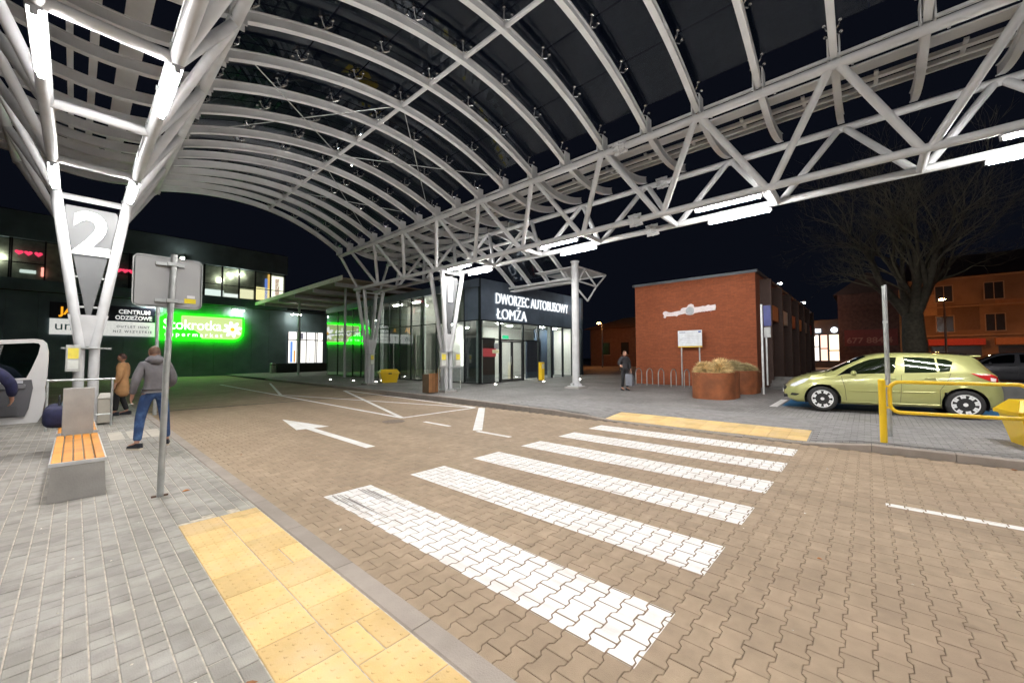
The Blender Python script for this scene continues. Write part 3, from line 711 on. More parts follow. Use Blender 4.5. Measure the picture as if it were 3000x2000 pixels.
for k, (x, y) in enumerate(((16.6, 17.6), (18.3, 17.6), (20.4, 18.6), (22.8, 17.6), (24.6, 17.8), (16.6, 20.4), (18.6, 24.5), (19.2, 21.8))):
    b = MB(); b.lathe([(.14, ZH+.015), (.16, ZH+.03), (.16, ZH+.05)], (x, y, 0), n=14); b.build('ceiling_light', M_ilamp, st)
# pillars inside
for x, y in ((15.75, 16.75), (22.6, 16.75), (15.9, 22.5), (15.9, 28.0)): b = MB(); b.box((x-.14, y-.14, zg), (x+.14, y+.14, ZF-.2)); b.build('inner_pillar', mat('pillar_grey', (.42, .45, .44), .5), st)
# south (entrance) front
xsS = [15.35, 16.75, 17.05, 18.85, 20.35, 21.85, 23.25, 24.6, 25.9]
xsS = [15.35, 17.0, 19.1, 20.7, 22.2, 23.5, 24.7, 25.9]
for xa, xb in zip(xsS[:-1], xsS[1:]):
    door = abs(xa-17.0) < .01
    for za, zb in (((zg+.06, 2.72), (2.80, ZH-.04)) if xa < 20 else ((zg+.06, ZH-.04),)):
        if door and za < 1: continue
        sbox('glass_pane', (xa+.05, SY-.012, za), (xb-.05, SY, zb), M_glassF)
    if xa < 20: sbox('transom', (xa+.05, SY-.05, 2.72), (xb-.05, SY+.05, 2.80), M_mul)
    sbox('mullion', (xa-.05, SY-.06, zg), (xa+.05, SY+.06, ZH), M_mul)
    sbox('fascia_panel', (xa+.008, SY-.10, ZH+.02), (xb-.008, SY-.02, ZF), M_fas)
sbox('mullion', (25.85, SY-.06, zg), (25.95, SY+.06, ZH), M_mul)
sbox('sill', (SX-.03, SY-.07, zg-.1), (25.95, SY+.07, zg+.06), M_mul)
sbox('head_rail', (SX-.03, SY-.08, ZH-.05), (25.95, SY+.05, ZH+.02), M_mul)
# double door
for xa, xb, hs in ((17.08, 18.03, 1), (18.07, 19.02, -1)):
    b = MB(); z0, z1 = zg+.07, 2.70
    for a_, c_ in (((xa, z0), (xa+.07, z1)), ((xb-.07, z0), (xb, z1)), ((xa+.07, z0), (xb-.07, z0+.12)), ((xa+.07, z1-.08), (xb-.07, z1))): b.box((a_[0], SY-.04, a_[1]), (c_[0], SY+.02, c_[1]))
    d = b.build('door', mat('door_frame', (.06, .065, .07), .4, .4), st)
    sbox('door_glass', (xa+.07, SY-.018, z0+.12), (xb-.07, SY-.006, z1-.08), M_glassF, d)
    hx = xb-.12 if hs > 0 else xa+.12
    b = MB(); b.tube([(hx, SY-.05, 1.25), (hx, SY-.10, 1.25), (hx, SY-.10, 1.75), (hx, SY-.05, 1.75)], .014, 8); b.build('handle', M_galv, d)
sbox('corridor_glow_panel', (17.2, 20.15, zg+.02), (19.1, 20.19, 2.9), mat('glowing_white_wall', (.75, .75, .74), .7, emis=.34, emcol=(1, .97, .92)))  # wall panel glows by itself, standing in for the corridor's lighting
sbox('exit_sign', (18.2, 17.2, 2.9), (18.75, 17.24, 3.1), emit('exit_green', (.05, .8, .35), .5))
sbox('notice', (16.35, SY-.03, 1.95), (17.0-.12, SY-.014, 2.15), mat('notice_cream', (.75, .72, .45), .6))
sbox('notice', (16.5, SY-.03, 2.22), (16.85, SY-.014, 2.55), mat('notice_grey', (.30, .31, .33), .6))
# west front: slim full-height panes
ysW = [16.3, 17.6, 18.95, 20.3, 21.7, 23.1, 24.5, 25.9, 27.3, 28.7, 30.1, 31.5, 32.9, 34.3, 36.5]
M_glassW = glass('west_glass', (.88, .92, .89), .16, 0, .85)
for ya, yb in zip(ysW[:-1], ysW[1:]):
    sbox('glass_pane', (SX-.012, ya+.03, zg+.06), (SX, yb-.03, ZH-.03), M_glassF if yb < 20 else M_glassW)
    sbox('glass_pane', (SX-.03, ya+.015, ZH+.02), (SX-.012, yb-.015, 5.72), M_glassW if ya > 17 else M_fas)
    None if ya > 20 else sbox('spandrel', (SX+.01, ya+.02, ZH+.02), (SX+.04, yb-.02, 5.72), mat('spandrel_grey', (.34, .36, .33), .5))
    sbox('mullion', (SX-.05, ya-.03, zg), (SX+.06, ya+.03, 5.75), M_mul)
sbox('sill', (SX-.05, SY+.07, zg-.12), (SX+.06, SY1_, zg+.06), M_mul)
sbox('head_rail', (SX-.06, SY+.05, ZH-.03), (SX+.05, SY1_, ZH+.02), M_mul)
sbox('roof_edge', (SX-.12, SY-.02, 5.74), (SX+.2, SY1_, 6.2), M_fas)
sbox('corner_post', (SX-.07, SY-.09, zg), (SX+.07, SY+.05, ZF), M_mul)
sbox('roof', (SX+.2, SY, 6.0), (SX1, SY1_, 6.15), M_dark)
sbox('east_wall', (SX1+.02, SY-.1, 0), (SX1+.2, SY1_, 6.2), M_dark)
# display behind the west glass
for ya, yb, c in ((23.3, 24.3, (.62, .6, .56)), (20.6, 21.5, (.66, .64, .6)), (26.2, 27.0, (.10, .09, .08))):
    sbox('poster_wall', (SX+.5, ya, zg+.05), (SX+.55, yb, 3.3), mat('poster%d' % int(ya), c, .6))
for x0, z0, z1, w in ((16.55, 4.98, 5.48, 7.25), (16.55, 3.98, 4.72, 2.75)):
    pass
M_let = emit('letter_glow', (.94, .98, 1.0), .46)
def sign_text(txt, x, z, h, width, parent):
    me = text_mesh(txt, 1.0, depth=.06, bold=.0)
    hs = [v.co.y for v in me.vertices]; xs_ = [v.co.x for v in me.vertices]
    cap = .735; sc = h/cap; x0 = min(xs_); w = max(xs_)-x0
    for v in me.vertices: v.co = ((v.co.x-x0)*width/w, v.co.y*sc, v.co.z)
    me.transform(Matrix.Translation((x, SY-.17, z)) @ ROTS['-y']); me.materials.clear(); me.materials.append(M_let); return link('sign_lettering', me, parent)
sign_text('DWORZEC AUTOBUSOWY', 16.5, 4.88, .66, 7.5, st)
sign_text('ŁOMŻA', 16.55, 3.98, .66, 2.75, st)

# thin flat roof reaching from the supermarket to the hall
fr = thing('flat_canopy_roof', 'thin flat roof with pale lit edge between the supermarket and the station hall', 'roof')
b = MB(); b.box((12.6, 27.5, 7.30), (20, 47.9, 7.42)); b.build('slab', mat('soffit', (.34, .28, .20), .7), fr)
ry = 27.5
while ry < 47.5:
    b = MB(); b.box((12.50, ry+.02, 7.24), (12.597, min(47.9, ry+2.0)-.02, 7.56)); b.build('edge_panel', mat('roof_edge_panel', (.9, .85, .72), .5, rand=.06), fr); ry += 2.0
for y in (29, 33, 37, 41, 45): b = MB(); b.bar((12.7, y, 7.15), (20, y, 7.15), .12, .28); b.build('beam', M_steel, fr)
for y in (30.5, 40): b = MB(); b.tube([(14.2, y, .15), (14.2, y, 7.2)], .10, 12); b.build('post', M_steel, fr, auto=True)

# ------------------------------------------------------------------ supermarket
sm = thing('supermarket_building', 'dark clad supermarket block with green illuminated sign and lit upper windows', 'building')
SYM = 48.0
M_clad = mat('supermarket_cladding', (.16, .23, .25), .5, .1, .2, .8, .05, 10, rand=.10)
def mbox(name, a, c, m, parent=sm, bev=0): b = MB(); b.box(a, c, bev=bev); return b.build(name, m, parent)
x = -34.0
while x < 15.6:
    x2 = min(x+1.6, 15.65); mbox('cladding_panel', (x+.008, SYM, 0), (x2-.008, SYM+.2, 6.95), M_clad); x = x2
mbox('core', (-34, SYM+.25, 0), (15.6, SYM+14, 13.2), M_dark)
mbox('upper_band', (-34, SYM-.35, 7.0), (15.65, SYM+.2, 7.85), M_clad)
mbox('parapet', (-34, SYM-.3, 10.95), (15.65, SYM+.2, 13.0), M_clad)
mbox('band_groove', (-34, SYM-.05, 6.93), (15.65, SYM+.2, 7.0), M_black)
# recessed entrance to the right
mbox('entrance_wall', (15.65, SYM+.6, 0), (24, SYM+.8, 6.9), M_clad)
mbox('entrance_soffit', (15.65, SYM-.3, 6.95), (24, SYM+.8, 7.2), M_dark)
M_shop = emit('shop_interior_glow', (1.0, .97, .90), .62)
mbox('shop_interior', (16.1, SYM+.5, 1.2), (19.9, SYM+.55, 4.7), M_shop)
for x in (16.05, 17.0, 17.35, 18.0, 19.0, 19.2, 19.9): mbox('mullion', (x-.04, SYM+.38, 1.15), (x+.04, SYM+.48, 4.75), M_mul)
mbox('transom', (16.1, SYM+.36, 3.75), (19.9, SYM+.37, 3.85), M_mul)
for k, (x, z0, z1, w, c) in enumerate(((16.3, 1.25, 3.6, .25, (.1, .2, .5)), (16.65, 1.25, 2.6, .2, (.5, .25, .1)), (17.5, 1.25, 3.5, .28, (.7, .7, .7)), (18.4, 1.25, 2.3, .08, (.05, .05, .05)), (17.15, 3.9, 4.6, .5, (.1, .1, .12)))):
    mbox('shop_display', (x, SYM+.42, z0), (x+w, SYM+.46, z1), mat('shop_display%d' % k, c, .6, emis=.6))
mbox('low_wall', (14.1, 45.6, 0), (20.5, 46.0, 1.15), M_black)
# upper windows with a lit hall behind
ups = [8.3-1.44*4+1.44*i for i in range(0, 10)]
ups = [(-9.0, -7.6), (-7.5, -5.4), (-5.3, -3.5), (-3.4, -1.75), (-.5, 1.2), (1.3, 3.0), (3.1, 5.0)]+[(5.1+1.7*0, 6.7), (6.8, 8.25)]+[(8.3+1.44*i, 9.68+1.44*i) for i in range(5)]
for k, (xa, xb) in enumerate(ups):
    mbox('window_pane', (xa, SYM-.12, 7.9), (xb, SYM-.10, 10.9), M_glassF)
    mbox('window_bar', (xa, SYM-.16, 9.05), (xb, SYM-.125, 9.12), M_mul)
for xa in sorted(set([p[0] for p in ups]+[p[1] for p in ups])): mbox('mullion', (xa-.045, SYM-.17, 7.86), (xa+.045, SYM-.08, 10.94), M_mul)
mbox('upper_room_back', (-30, SYM+.2, 7.9), (15.4, SYM+.24, 10.9), mat('upper_room', (.34, .36, .28), .7, 0, .35, 2))
UP = [('warm', (.95, .78, .38), 1.1, 12.7, 14.05, 7.95, 9.3), ('cream', (1, .93, .75), 1.3, 14.15, 15.35, 7.95, 10.7), ('blue', (.15, .25, .7), .8, 13.55, 13.8, 7.95, 10.3), ('ochre', (.9, .5, .12), .9, 13.82, 14.05, 7.95, 10.8),
      ('pale', (.9, .95, .9), .9, 8.4, 9.9, 7.95, 8.55), ('cream2', (.95, .85, .55), .9, 11.3, 12.5, 7.95, 8.9), ('rust', (.5, .12, .05), .6, 14.55, 14.95, 8.6, 10.4), ('white', (.9, .9, .85), 1.0, 9.95, 11.2, 7.95, 8.3)]
for nm_, c, s, xa, xb, za, zb in UP: mbox('lit_panel', (xa, SYM+.10, za), (xb, SYM+.14, zb), emit('upper_'+nm_, c, s*.5))
for x, z in ((10.4, 10.2), (9.6, 9.6), (11.3, 10.4), (-4.0, 9.4)): b = MB(); b.lathe([(.08, -.05), (.1, 0), (.08, .05)], (x, SYM+.05, z), 'y', 10); b.build('room_lamp', emit('room_lamp_glow', (1, .95, .80), 70), sm)
b = MB(); b.box((6.35, SYM-.75, 10.98), (6.65, SYM-.36, 11.18)); fl_ = b.build('flood_lamp', M_black, sm)
b = MB(); b.box((6.38, SYM-.78, 11.0), (6.62, SYM-.752, 11.16)); b.build('flood_lamp_glass', emit('flood_glow', (1, .96, .86), 260), fl_)
M_heart = mat('red_heart', (.6, .03, .06), .5, emis=.45, emcol=(.9, .05, .12))
def heart(x, z, s):
    p = [(16*sin(t)**3*s/32, (13*cos(t)-5*cos(2*t)-2*cos(3*t)-cos(4*t))*s/32) for t in np.linspace(0, 2*pi, 24)[:-1]]
    b = MB(); b.prism(p, -.02, .02, Matrix.Translation((x, SYM-.22, z)) @ ROTS['-y']); b.build('heart_decal', M_heart, sm)
for x in (-3.05, -2.6, -2.1, 2.35, 2.75, 3.15): heart(x, 9.85 if x < 0 else 9.35, .42)
mbox('lit_panel', (-3.0, SYM+.1, 8.35), (-2.2, SYM+.14, 8.6), emit('upper_pale2', (.6, .65, .6), .5)); mbox('lit_panel', (-1.95, SYM+.1, 8.2), (-1.78, SYM+.14, 8.9), emit('upper_red', (.9, .25, .2), 1))
text('sign_lettering', 'Salon', .62, (2.1, SYM-.2, 8.25), '-y', mat('pink_script', (.5, .15, .2), .5, emis=.3), sm, depth=.02) if False else None
# wall lamps
for x in (4.65, 11.05, 16.55):
    b = MB(); b.box((x-.55, SYM-.55, 6.62), (x+.55, SYM-.40, 6.74)); b.box((x-.04, SYM-.42, 6.65), (x+.04, SYM, 6.70)); w = b.build('wall_lamp', M_black, sm)
    b = MB(); b.box((x-.5, SYM-.53, 6.58), (x+.5, SYM-.42, 6.617)); b.build('wall_lamp_tube', emit('wall_lamp_glow', (1, .95, .85), 60), w)
# green illuminated sign
sg_ = thing('supermarket_sign', 'bright green illuminated sign with white lettering and a daisy on dark wall', 'sign', (0, 0, 0))
M_grn = emit('sign_green', (.004, .85, .002), 4.6); M_tan = emit('sign_tan', (.62, .78, .30), .40); M_sw = emit('sign_white', (1, 1, .97), .62)
def rrect(x0, z0, x1, z1, rs, n=6):
    out = []
    for (cx, cz, a0, q) in ((x1-rs[0], z0+rs[0], -pi/2, rs[0]), (x1-rs[1], z1-rs[1], 0, rs[1]), (x0+rs[2], z1-rs[2], pi/2, rs[2]), (x0+rs[3], z0+rs[3], pi, rs[3])):
        out += [(cx+q*cos(a0+pi/2*i/n), cz+q*sin(a0+pi/2*i/n)) for i in range(n+1)]
    return out
def plate(name, poly, y0, y1, m, parent): b = MB(); b.prism(poly, 0, y1-y0, Matrix.Translation((0, y1, 0)) @ ROTS['-y']); return b.build(name, m, parent)
plate('sign_box', rrect(5.0, 3.45, 11.6, 5.92, (.9, .12, .9, .12)), SYM-.32, SYM-.02, M_grn, sg_)
plate('sign_face', rrect(6.6, 3.62, 11.45, 5.76, (.75, .1, .1, .1)), SYM-.345, SYM-.325, M_tan, sg_)
plate('sign_swoosh', [(6.55, 3.5), (8.2, 3.5), (8.0, 4.1), (7.4, 4.55), (6.55, 4.9)], SYM-.352, SYM-.347, M_grn, sg_)
def fit_text(txt, x0, x1, z0, cap, y, m, parent, bold=.02, spacing=1.0):
    me = text_mesh(txt, 1.0, depth=.03, bold=bold, spacing=spacing); xs_ = [v.co.x for v in me.vertices]; a, w = min(xs_), max(xs_)-min(xs_)
    for v in me.vertices: v.co = ((v.co.x-a)*(x1-x0)/w, v.co.y*cap/.735, v.co.z)
    me.transform(Matrix.Translation((x0, y, z0)) @ ROTS['-y']); me.materials.clear(); me.materials.append(m); return link('sign_lettering', me, parent)
fit_text('Stokrotka', 5.35, 9.72, 4.45, .98, SYM-.38, M_sw, sg_, bold=.012)
fit_text('supermarket', 5.45, 9.8, 3.80, .40, SYM-.38, M_sw, sg_, bold=.01, spacing=1.5)
for k in range(8):
    a = 2*pi*k/8+.2; p = [(.17*cos(t), .36*sin(t)) for t in np.linspace(0, 2*pi, 13)[:-1]]
    q = [(10.62+(x*cos(a-pi/2)-(z+.48)*sin(a-pi/2)), 4.62+(x*sin(a-pi/2)+(z+.48)*cos(a-pi/2))) for x, z in p]
    plate('daisy_petal', q, SYM-.39, SYM-.36, M_sw, sg_)
plate('daisy_centre', [(10.62+.2*cos(t), 4.62+.2*sin(t)) for t in np.linspace(0, 2*pi, 17)[:-1]], SYM-.395, SYM-.355, emit('daisy_yellow', (1, .5, .03), .5), sg_)
# two-storey shop board
jb = thing('shop_board', 'navy and white shop name board left of the green sign', 'sign')
mbox('upper_panel', (-1.42, SYM-.12, 4.98), (4.80, SYM-.01, 6.25), mat('board_navy', (.010, .014, .028), .4), jb)
mbox('lower_panel', (-1.40, SYM-.13, 3.68), (4.80, SYM-.015, 4.93), mat('board_white', (.60, .60, .58), .5, emis=.22, emcol=(1, 1, .95)), jb)
M_or = mat('board_orange', (.8, .33, .02), .5, emis=.4, emcol=(1, .40, .02)); M_wl = mat('board_letters', (.8, .8, .8), .5, emis=.28)
M_dl = mat('board_dark_letters', (.03, .05, .07), .5)
fit_text('JA', -.95, -.1, 5.30, .62, SYM-.15, M_or, jb, bold=.03); fit_text('A', 1.30, 1.65, 5.25, .50, SYM-.15, M_or, jb, bold=.03)
fit_text('CENTRUM', 2.45, 4.45, 5.62, .36, SYM-.15, M_wl, jb, bold=.03); fit_text('ODZIEŻOWE', 2.25, 4.6, 5.10, .36, SYM-.15, M_wl, jb, bold=.03)
fit_text('un', -1.1, -.2, 4.05, .75, SYM-.15, mat('board_teal', (.06, .22, .25), .5), jb, bold=0); fit_text('T', 1.25, 1.6, 4.0, .62, SYM-.15, mat('board_greyletter', (.25, .25, .26), .5), jb, bold=0)
fit_text('OUTLET INNY', 2.35, 4.45, 4.40, .20, SYM-.15, M_dl, jb, bold=.01, spacing=1.4); fit_text('NIŻ WSZYSTKIE', 2.15, 4.6, 3.98, .20, SYM-.15, M_dl, jb, bold=.01, spacing=1.4)
# ------------------------------------------------------------------ brick building and what stands before it
bk = thing('brick_building', 'red brick pavilion with blank side wall carrying a white cut-out sign', 'building')
BX, BY0, BY1, BZ = 20.5, 3.68, 9.38, 5.5
zb0 = gz(20.5, 6)
M_mortar = mat('brick_mortar', (.21, .062, .028), .9, 0, .2, 20)
M_brick = mat('red_brick', (.30, .082, .030), .8, 0, .12, 9, .3, 90, island=.11, dirt=.3, dirtcol=(.15, .042, .022), dscale=.8)
b = MB(); b.box((BX, BY0, 0), (BX+24, BY1, BZ)); b.build('core', M_mortar, bk)
b = MB(); z = zb0; k = 0
while z < BZ-.03:
    y = BY0+(.0 if k % 2 else -.125)
    while y < BY1:
        y0, y1 = max(BY0, y), min(BY1, y+.25)
        if y1-y0 > .03:
            dx = rnd.uniform(.008, .014); c = .003; p = [(y0+.005, z+.005), (y1-.005, z+.005), (y1-.005, z+.070), (y0+.005, z+.070)]
            b.add([(BX-dx, a, q) for a, q in p]+[(BX+.002, a, q) for a, q in p], [(3,2,1,0),(0,1,5,4),(1,2,6,5),(2,3,7,6),(3,0,4,7)])
        y += .25
    z += .075; k += 1
tag(b.build('brick_face', M_brick, bk), kind='stuff')
b = MB(); b.box((BX-.10, BY0-.10, BZ), (BX+24.1, BY1+.1, BZ+.12)); b.build('roof_coping', mat('zinc_coping', (.10, .115, .13), .4, .5, .1, 3), bk)
# south side of the pavilion: a row of shop fronts
M_sfr = mat('shopfront_frame', (.03, .03, .035), .4, .2)
for k in range(7):
    xa = BX+1.2+k*3.2
    b = MB(); b.box((xa, BY0-.05, .3), (xa+2.7, BY0-.02, 3.3)); b.build('shop_window', glass('shopfront_glass', (.5, .55, .55), .15), bk)
    b = MB(); b.box((xa+.1, BY0-.018, .4), (xa+2.6, BY0-.006, 3.2)); b.build('shop_interior', emit('shopfront%d' % (k % 3), [(.35, .12, .06), (.5, .42, .36), (.25, .06, .05)][k % 3], .35), bk)
    b = MB(); b.box((xa-.25, BY0-.45, .2), (xa-.05, BY0, 5.3)); b.build('pilaster', mat('pilaster_brown', (.05, .025, .018), .7), bk)
    b = MB(); b.box((xa, BY0-.30, 3.45), (xa+2.7, BY0-.05, 4.2)); b.build('shop_sign', mat('shop_sign%d' % (k % 3), [(.35, .09, .04), (.40, .38, .36), (.4, .02, .02)][k % 3], .5), bk)
# cut-out sign on the wall
px = lambda x, y: (9.0-(x-130)/(1060-130)*2.62+(-.98), 4.15-(y-400)/(600-400)*.80)
out = [(225,515),(240,490),(275,480),(320,500),(370,510),(430,500),(520,492),(530,462),(560,448),(620,445),(650,405),(690,395),(722,410),(735,450),(800,455),(870,445),(905,450),(950,432),(985,445),(1050,435),(1060,465),(1050,522),(900,532),(740,545),(710,568),(660,572),(615,560),(590,540),(480,560),(455,580),(430,568),(330,568),(280,565),(270,590),(250,595),(235,578),(248,552),(235,535)]
ys = [p[0] for p in out]
W0 = lambda x: 7.86-(x-225)/(1060-225)*2.54
b = MB(); pl = [(-(W0(x)), 4.32-(y-395)/200*.62+(x-225)/835*.0) for x, y in out]
b.prism(pl, 0, .05, Matrix.Translation((BX-.02, 0, 0)) @ ROTS['-x']); sgn = b.build('wall_sign', mat('sign_board_white', (.62, .55, .55), .5, emis=.06, emcol=(1, .9, .9)), bk)
b = MB(); b.lathe([(.02, 0), (.20, 0), (.20, .012), (.16, .02), (.02, .02)], n=20); me = b.mesh('sign_emblem', mat('sign_emblem_grey', (.40, .42, .45), .5)); o = link('sign_emblem', me, sgn, (BX-.072, W0(672), 3.98)); o.rotation_euler = (0, -pi/2, 0)
for i in range(9):
    x = 300+i*30 if i < 4 else 620+i*45; b = MB(); b.bar((BX-.075, W0(x), 3.86+(.02 if i % 2 else 0)), (BX-.075, W0(x+22), 3.92), .012, .05, up=(1,0,0)); b.build('sign_stroke', mat('sign_stroke_pink', (.55, .30, .32), .5), sgn)
# information board
ib = thing('information_board', 'white information board with yellow lower edge on two metal legs before brick wall', 'sign', (20.15, 6.43, gz(20.2, 6.4)))
for y in (-.42, .42): b = MB(); b.tube([(0, y, 0), (0, y, 2.55)], .035, 10); b.build('leg', M_galv, ib, auto=True)
b = MB(); b.box((-.075, -.56, 1.96), (-.04, .56, 2.72)); pn = b.build('panel', mat('board_pale', (.66, .69, .72), .45, emis=.05), ib)
b = MB(); b.box((-.078, -.56, 1.90), (-.04, .56, 1.955)); b.build('lower_edge', M_yel, ib)
for k in range(6): b = MB(); b.box((-.079, -.45, 2.02+k*.085), (-.0755, .45-.1*(k % 3), 2.03+k*.085)); b.build('text_line', mat('faint_print', (.42, .45, .50), .5), pn)
b = MB(); b.box((-.079, -.52, 2.60), (-.0755, -.40, 2.67)); b.build('emblem', mat('flag_blue', (.05, .08, .35), .5), pn)
b = MB(); b.box((-.079, .20, 2.60), (-.0755, .50, 2.66)); b.build('emblem', MATS['faint_print'], pn)
# bicycle stands
for k, (x, y) in enumerate(((19.95, 9.0), (19.8, 8.35), (19.65, 7.7), (19.55, 7.05), (19.45, 6.4))):
    b = MB(); z0 = gz(x, y); pts = [(x-.35, y, z0)]+[(x-.35+.0, y, z0+.6)]+[(x+.35*sin(t)*1.0, y, z0+.6+.25*cos(t)) for t in np.linspace(-pi/2, pi/2, 9)]+[(x+.35, y, z0)]
    b.tube(pts, .024, 8); tag(b.build('bicycle_stand', M_galv, auto=True), ['bent steel bicycle stand farthest from the planters', 'steel bicycle stand second from the wall corner', 'steel bicycle stand in the middle of its row of five', 'steel bicycle stand under the information board', 'steel bicycle stand closest to the rusty planters'][k], 'bicycle stand', 'bicycle stands by the brick wall')
# rusty planters
M_rust = mat('corten_steel', (.25, .080, .028), .75, .15, .3, 3, .3, 40, dirt=.6, dirtcol=(.11, .036, .016), dscale=2.2)
M_grass1 = mat('dried_grass', (.68, .50, .24), .8, 0, .3, 12, island=.35); M_grass2 = mat('dry_heather', (.46, .38, .20), .8, 0, .3, 12, island=.35)
def planter(cx, cy, rx, ry, h, name, lab, mg, seed, mounds):
    z0 = gz(cx, cy); t = thing(name, lab, 'planter', (cx, cy, z0)); n = 40
    def ov(s, k): a = 2*pi*k/n; ex = .72; c, s_ = cos(a), sin(a); return (s*rx*math.copysign(abs(c)**ex, c), s*ry*math.copysign(abs(s_)**ex, s_))
    b = MB(); vs = [(*ov(1, k), z) for z in (-.05, h) for k in range(n)]+[(*ov(.965, k), z) for z in (h, h-.3) for k in range(n)]
    b.add(vs, [(j*n+k, j*n+(k+1) % n, (j+1)*n+(k+1) % n, (j+1)*n+k) for j in range(3) for k in range(n)]); b.build('tub', M_rust, t, auto=True)
    b = MB(); b.add([(*ov(.97, k), h-.10) for k in range(n)], [tuple(range(n))]); b.build('soil', mat('soil', (.035, .025, .018), .95, 0, .3, 20, .5, 60), t)
    q = random.Random(seed)
    for (mx, my, mr, mh) in [(a_, c_, d_*1.05, e_*.95) for a_, c_, d_, e_ in mounds]:
        b = MB()
        for _ in range(1500):
            a = q.uniform(0, 2*pi); e = q.random()**.7; dirx = Vector((cos(a)*e, sin(a)*e, (1-e*e)**.5+.05)).normalized()
            dirx = (dirx+Vector((q.gauss(0,.18), q.gauss(0,.18), q.gauss(0,.12)))).normalized()
            L_ = q.uniform(.72, 1.05); tip = Vector((mx+dirx.x*mr*L_, my+dirx.y*mr*L_, h-.12+dirx.z*mh*L_)); base = Vector((mx+dirx.x*mr*.35, my+dirx.y*mr*.35, h-.12+dirx.z*mh*.3))
            droop = Vector((dirx.x*.10, dirx.y*.10, -.10*q.random())); w = q.uniform(.006, .013); sd = dirx.cross(Vector((q.gauss(0,1), q.gauss(0,1), q.gauss(0,1)))).normalized()*w
            mid = (base+tip)/2+Vector((0, 0, .05)); b.add([base-sd, base+sd, mid+sd, mid-sd, tip+droop], [(0,1,2,3), (3,2,4)])
        b.build('grass_clump', mg, t)
planter(15.9, 4.20, .98, .72, .92, 'steel_planter', 'rust brown oval steel planter full of pale dried grass', M_grass1, 3, ((-.15, .35, .42, .62), (.25, -.1, .50, .75), (-.35, -.2, .40, .58), (.5, .3, .36, .5), (-.55, .25, .34, .42)))
planter(18.35, 3.95, .95, .70, .90, 'steel_planter', 'rust brown steel planter with dull green-brown plants nearer the brick wall', M_grass2, 5, ((-.3, .2, .45, .66), (.3, -.1, .45, .5), (0, -.35, .36, .42), (.55, .2, .35, .55)))

# ------------------------------------------------------------------ street furniture, left platform
def bench(y0, y1, lab, facing):
    t = thing('bench', lab, 'bench', (.065, (y0+y1)/2, ZP)); L_ = (y1-y0)/2
    b = MB(); b.add([(-.225,-L_,0),(.225,-L_,0),(.225,L_,0),(-.225,L_,0),(-.205,-L_+.01,.385),(.205,-L_+.01,.385),(.205,L_-.01,.385),(-.205,L_-.01,.385)], [(0,3,2,1),(4,5,6,7),(0,1,5,4),(1,2,6,5),(2,3,7,6),(3,0,4,7)]); b.build('base', M_conc, t)
    b = MB()
    for s in (-1, 1): b.box((-.225, s*(L_-.012)-.012, .386), (.225, s*(L_-.012)+.012, .425))
    for s in (-1, 1): b.box((s*.219-.006, -L_+.024, .386), (s*.219+.006, L_-.024, .41))
    b.build('rim', mat('bench_rim', (.66, .67, .68), .35, .4), t)
    for k in range(5):
        x = -.172+k*.086; b = MB(); b.box((x-.037, -L_+.028, .388), (x+.037, L_-.028, .43), bev=.006); b.build('slat', M_wood, t)
bench(6.66, 8.98, 'concrete bench with orange wooden slats nearest the street pole', 0)
bench(9.30, 11.6, 'orange slatted bench behind the upright concrete slab', 0)
b = MB(); b.box((-.10, 9.02, ZP), (.23, 9.14, 1.25), bev=.012); tag(b.build('divider_slab', M_conc), 'upright grey concrete slab between the two orange benches', 'slab')
# bag on the far bench
def lump(rx, ry, rz, seed, amp=.12, n=2):
    bm = bmesh.new(); bmesh.ops.create_icosphere(bm, subdivisions=n+1, radius=1); q = random.Random(seed); dirs = [(Vector((q.gauss(0,1), q.gauss(0,1), q.gauss(0,1))).normalized(), q.uniform(-amp, amp)) for _ in range(14)]
    for v in bm.verts:
        k = 1+sum(a*max(0, v.co.dot(d))**3 for d, a in dirs); v.co = Vector((v.co.x*rx*k, v.co.y*ry*k, max(-.92*rz, v.co.z*rz*k)))
    bm.verts.index_update(); b = MB(); b.add([v.co[:] for v in bm.verts], [[v.index for v in q.verts] for q in bm.faces]); bm.free(); return b
bg_ = thing('holdall_bag', 'dark navy holdall bag lying on the far orange bench', 'bag', (-.15, 10.35, ZP+.43))
M_navy = mat('navy_cloth', (.012, .014, .055), .8, 0, .3, 12, .5, 90)
b = lump(.20, .36, .21, 4, .25); sp_ = lambda c, m_: math.copysign(abs(c/m_)**.62, c)*m_; b.v = [(sp_(x, .2), sp_(y, .36), sp_(z, .2)+.19) for x, y, z in b.v]; b.build('bag_body', M_navy, bg_, smooth=True)
b = MB(); b.tube([(0, .18*cos(t), .36+.16*sin(t)) for t in np.linspace(0, pi, 10)], .014, 6); b.build('strap', M_black, bg_)
b = MB(); b.lathe([(.03, .30), (.06, .36), (.05, .42), (.02, .44)], (.08, -.15, 0), n=10); b.build('bottle_top', mat('pale_blue_plastic', (.4, .5, .65), .3), bg_)
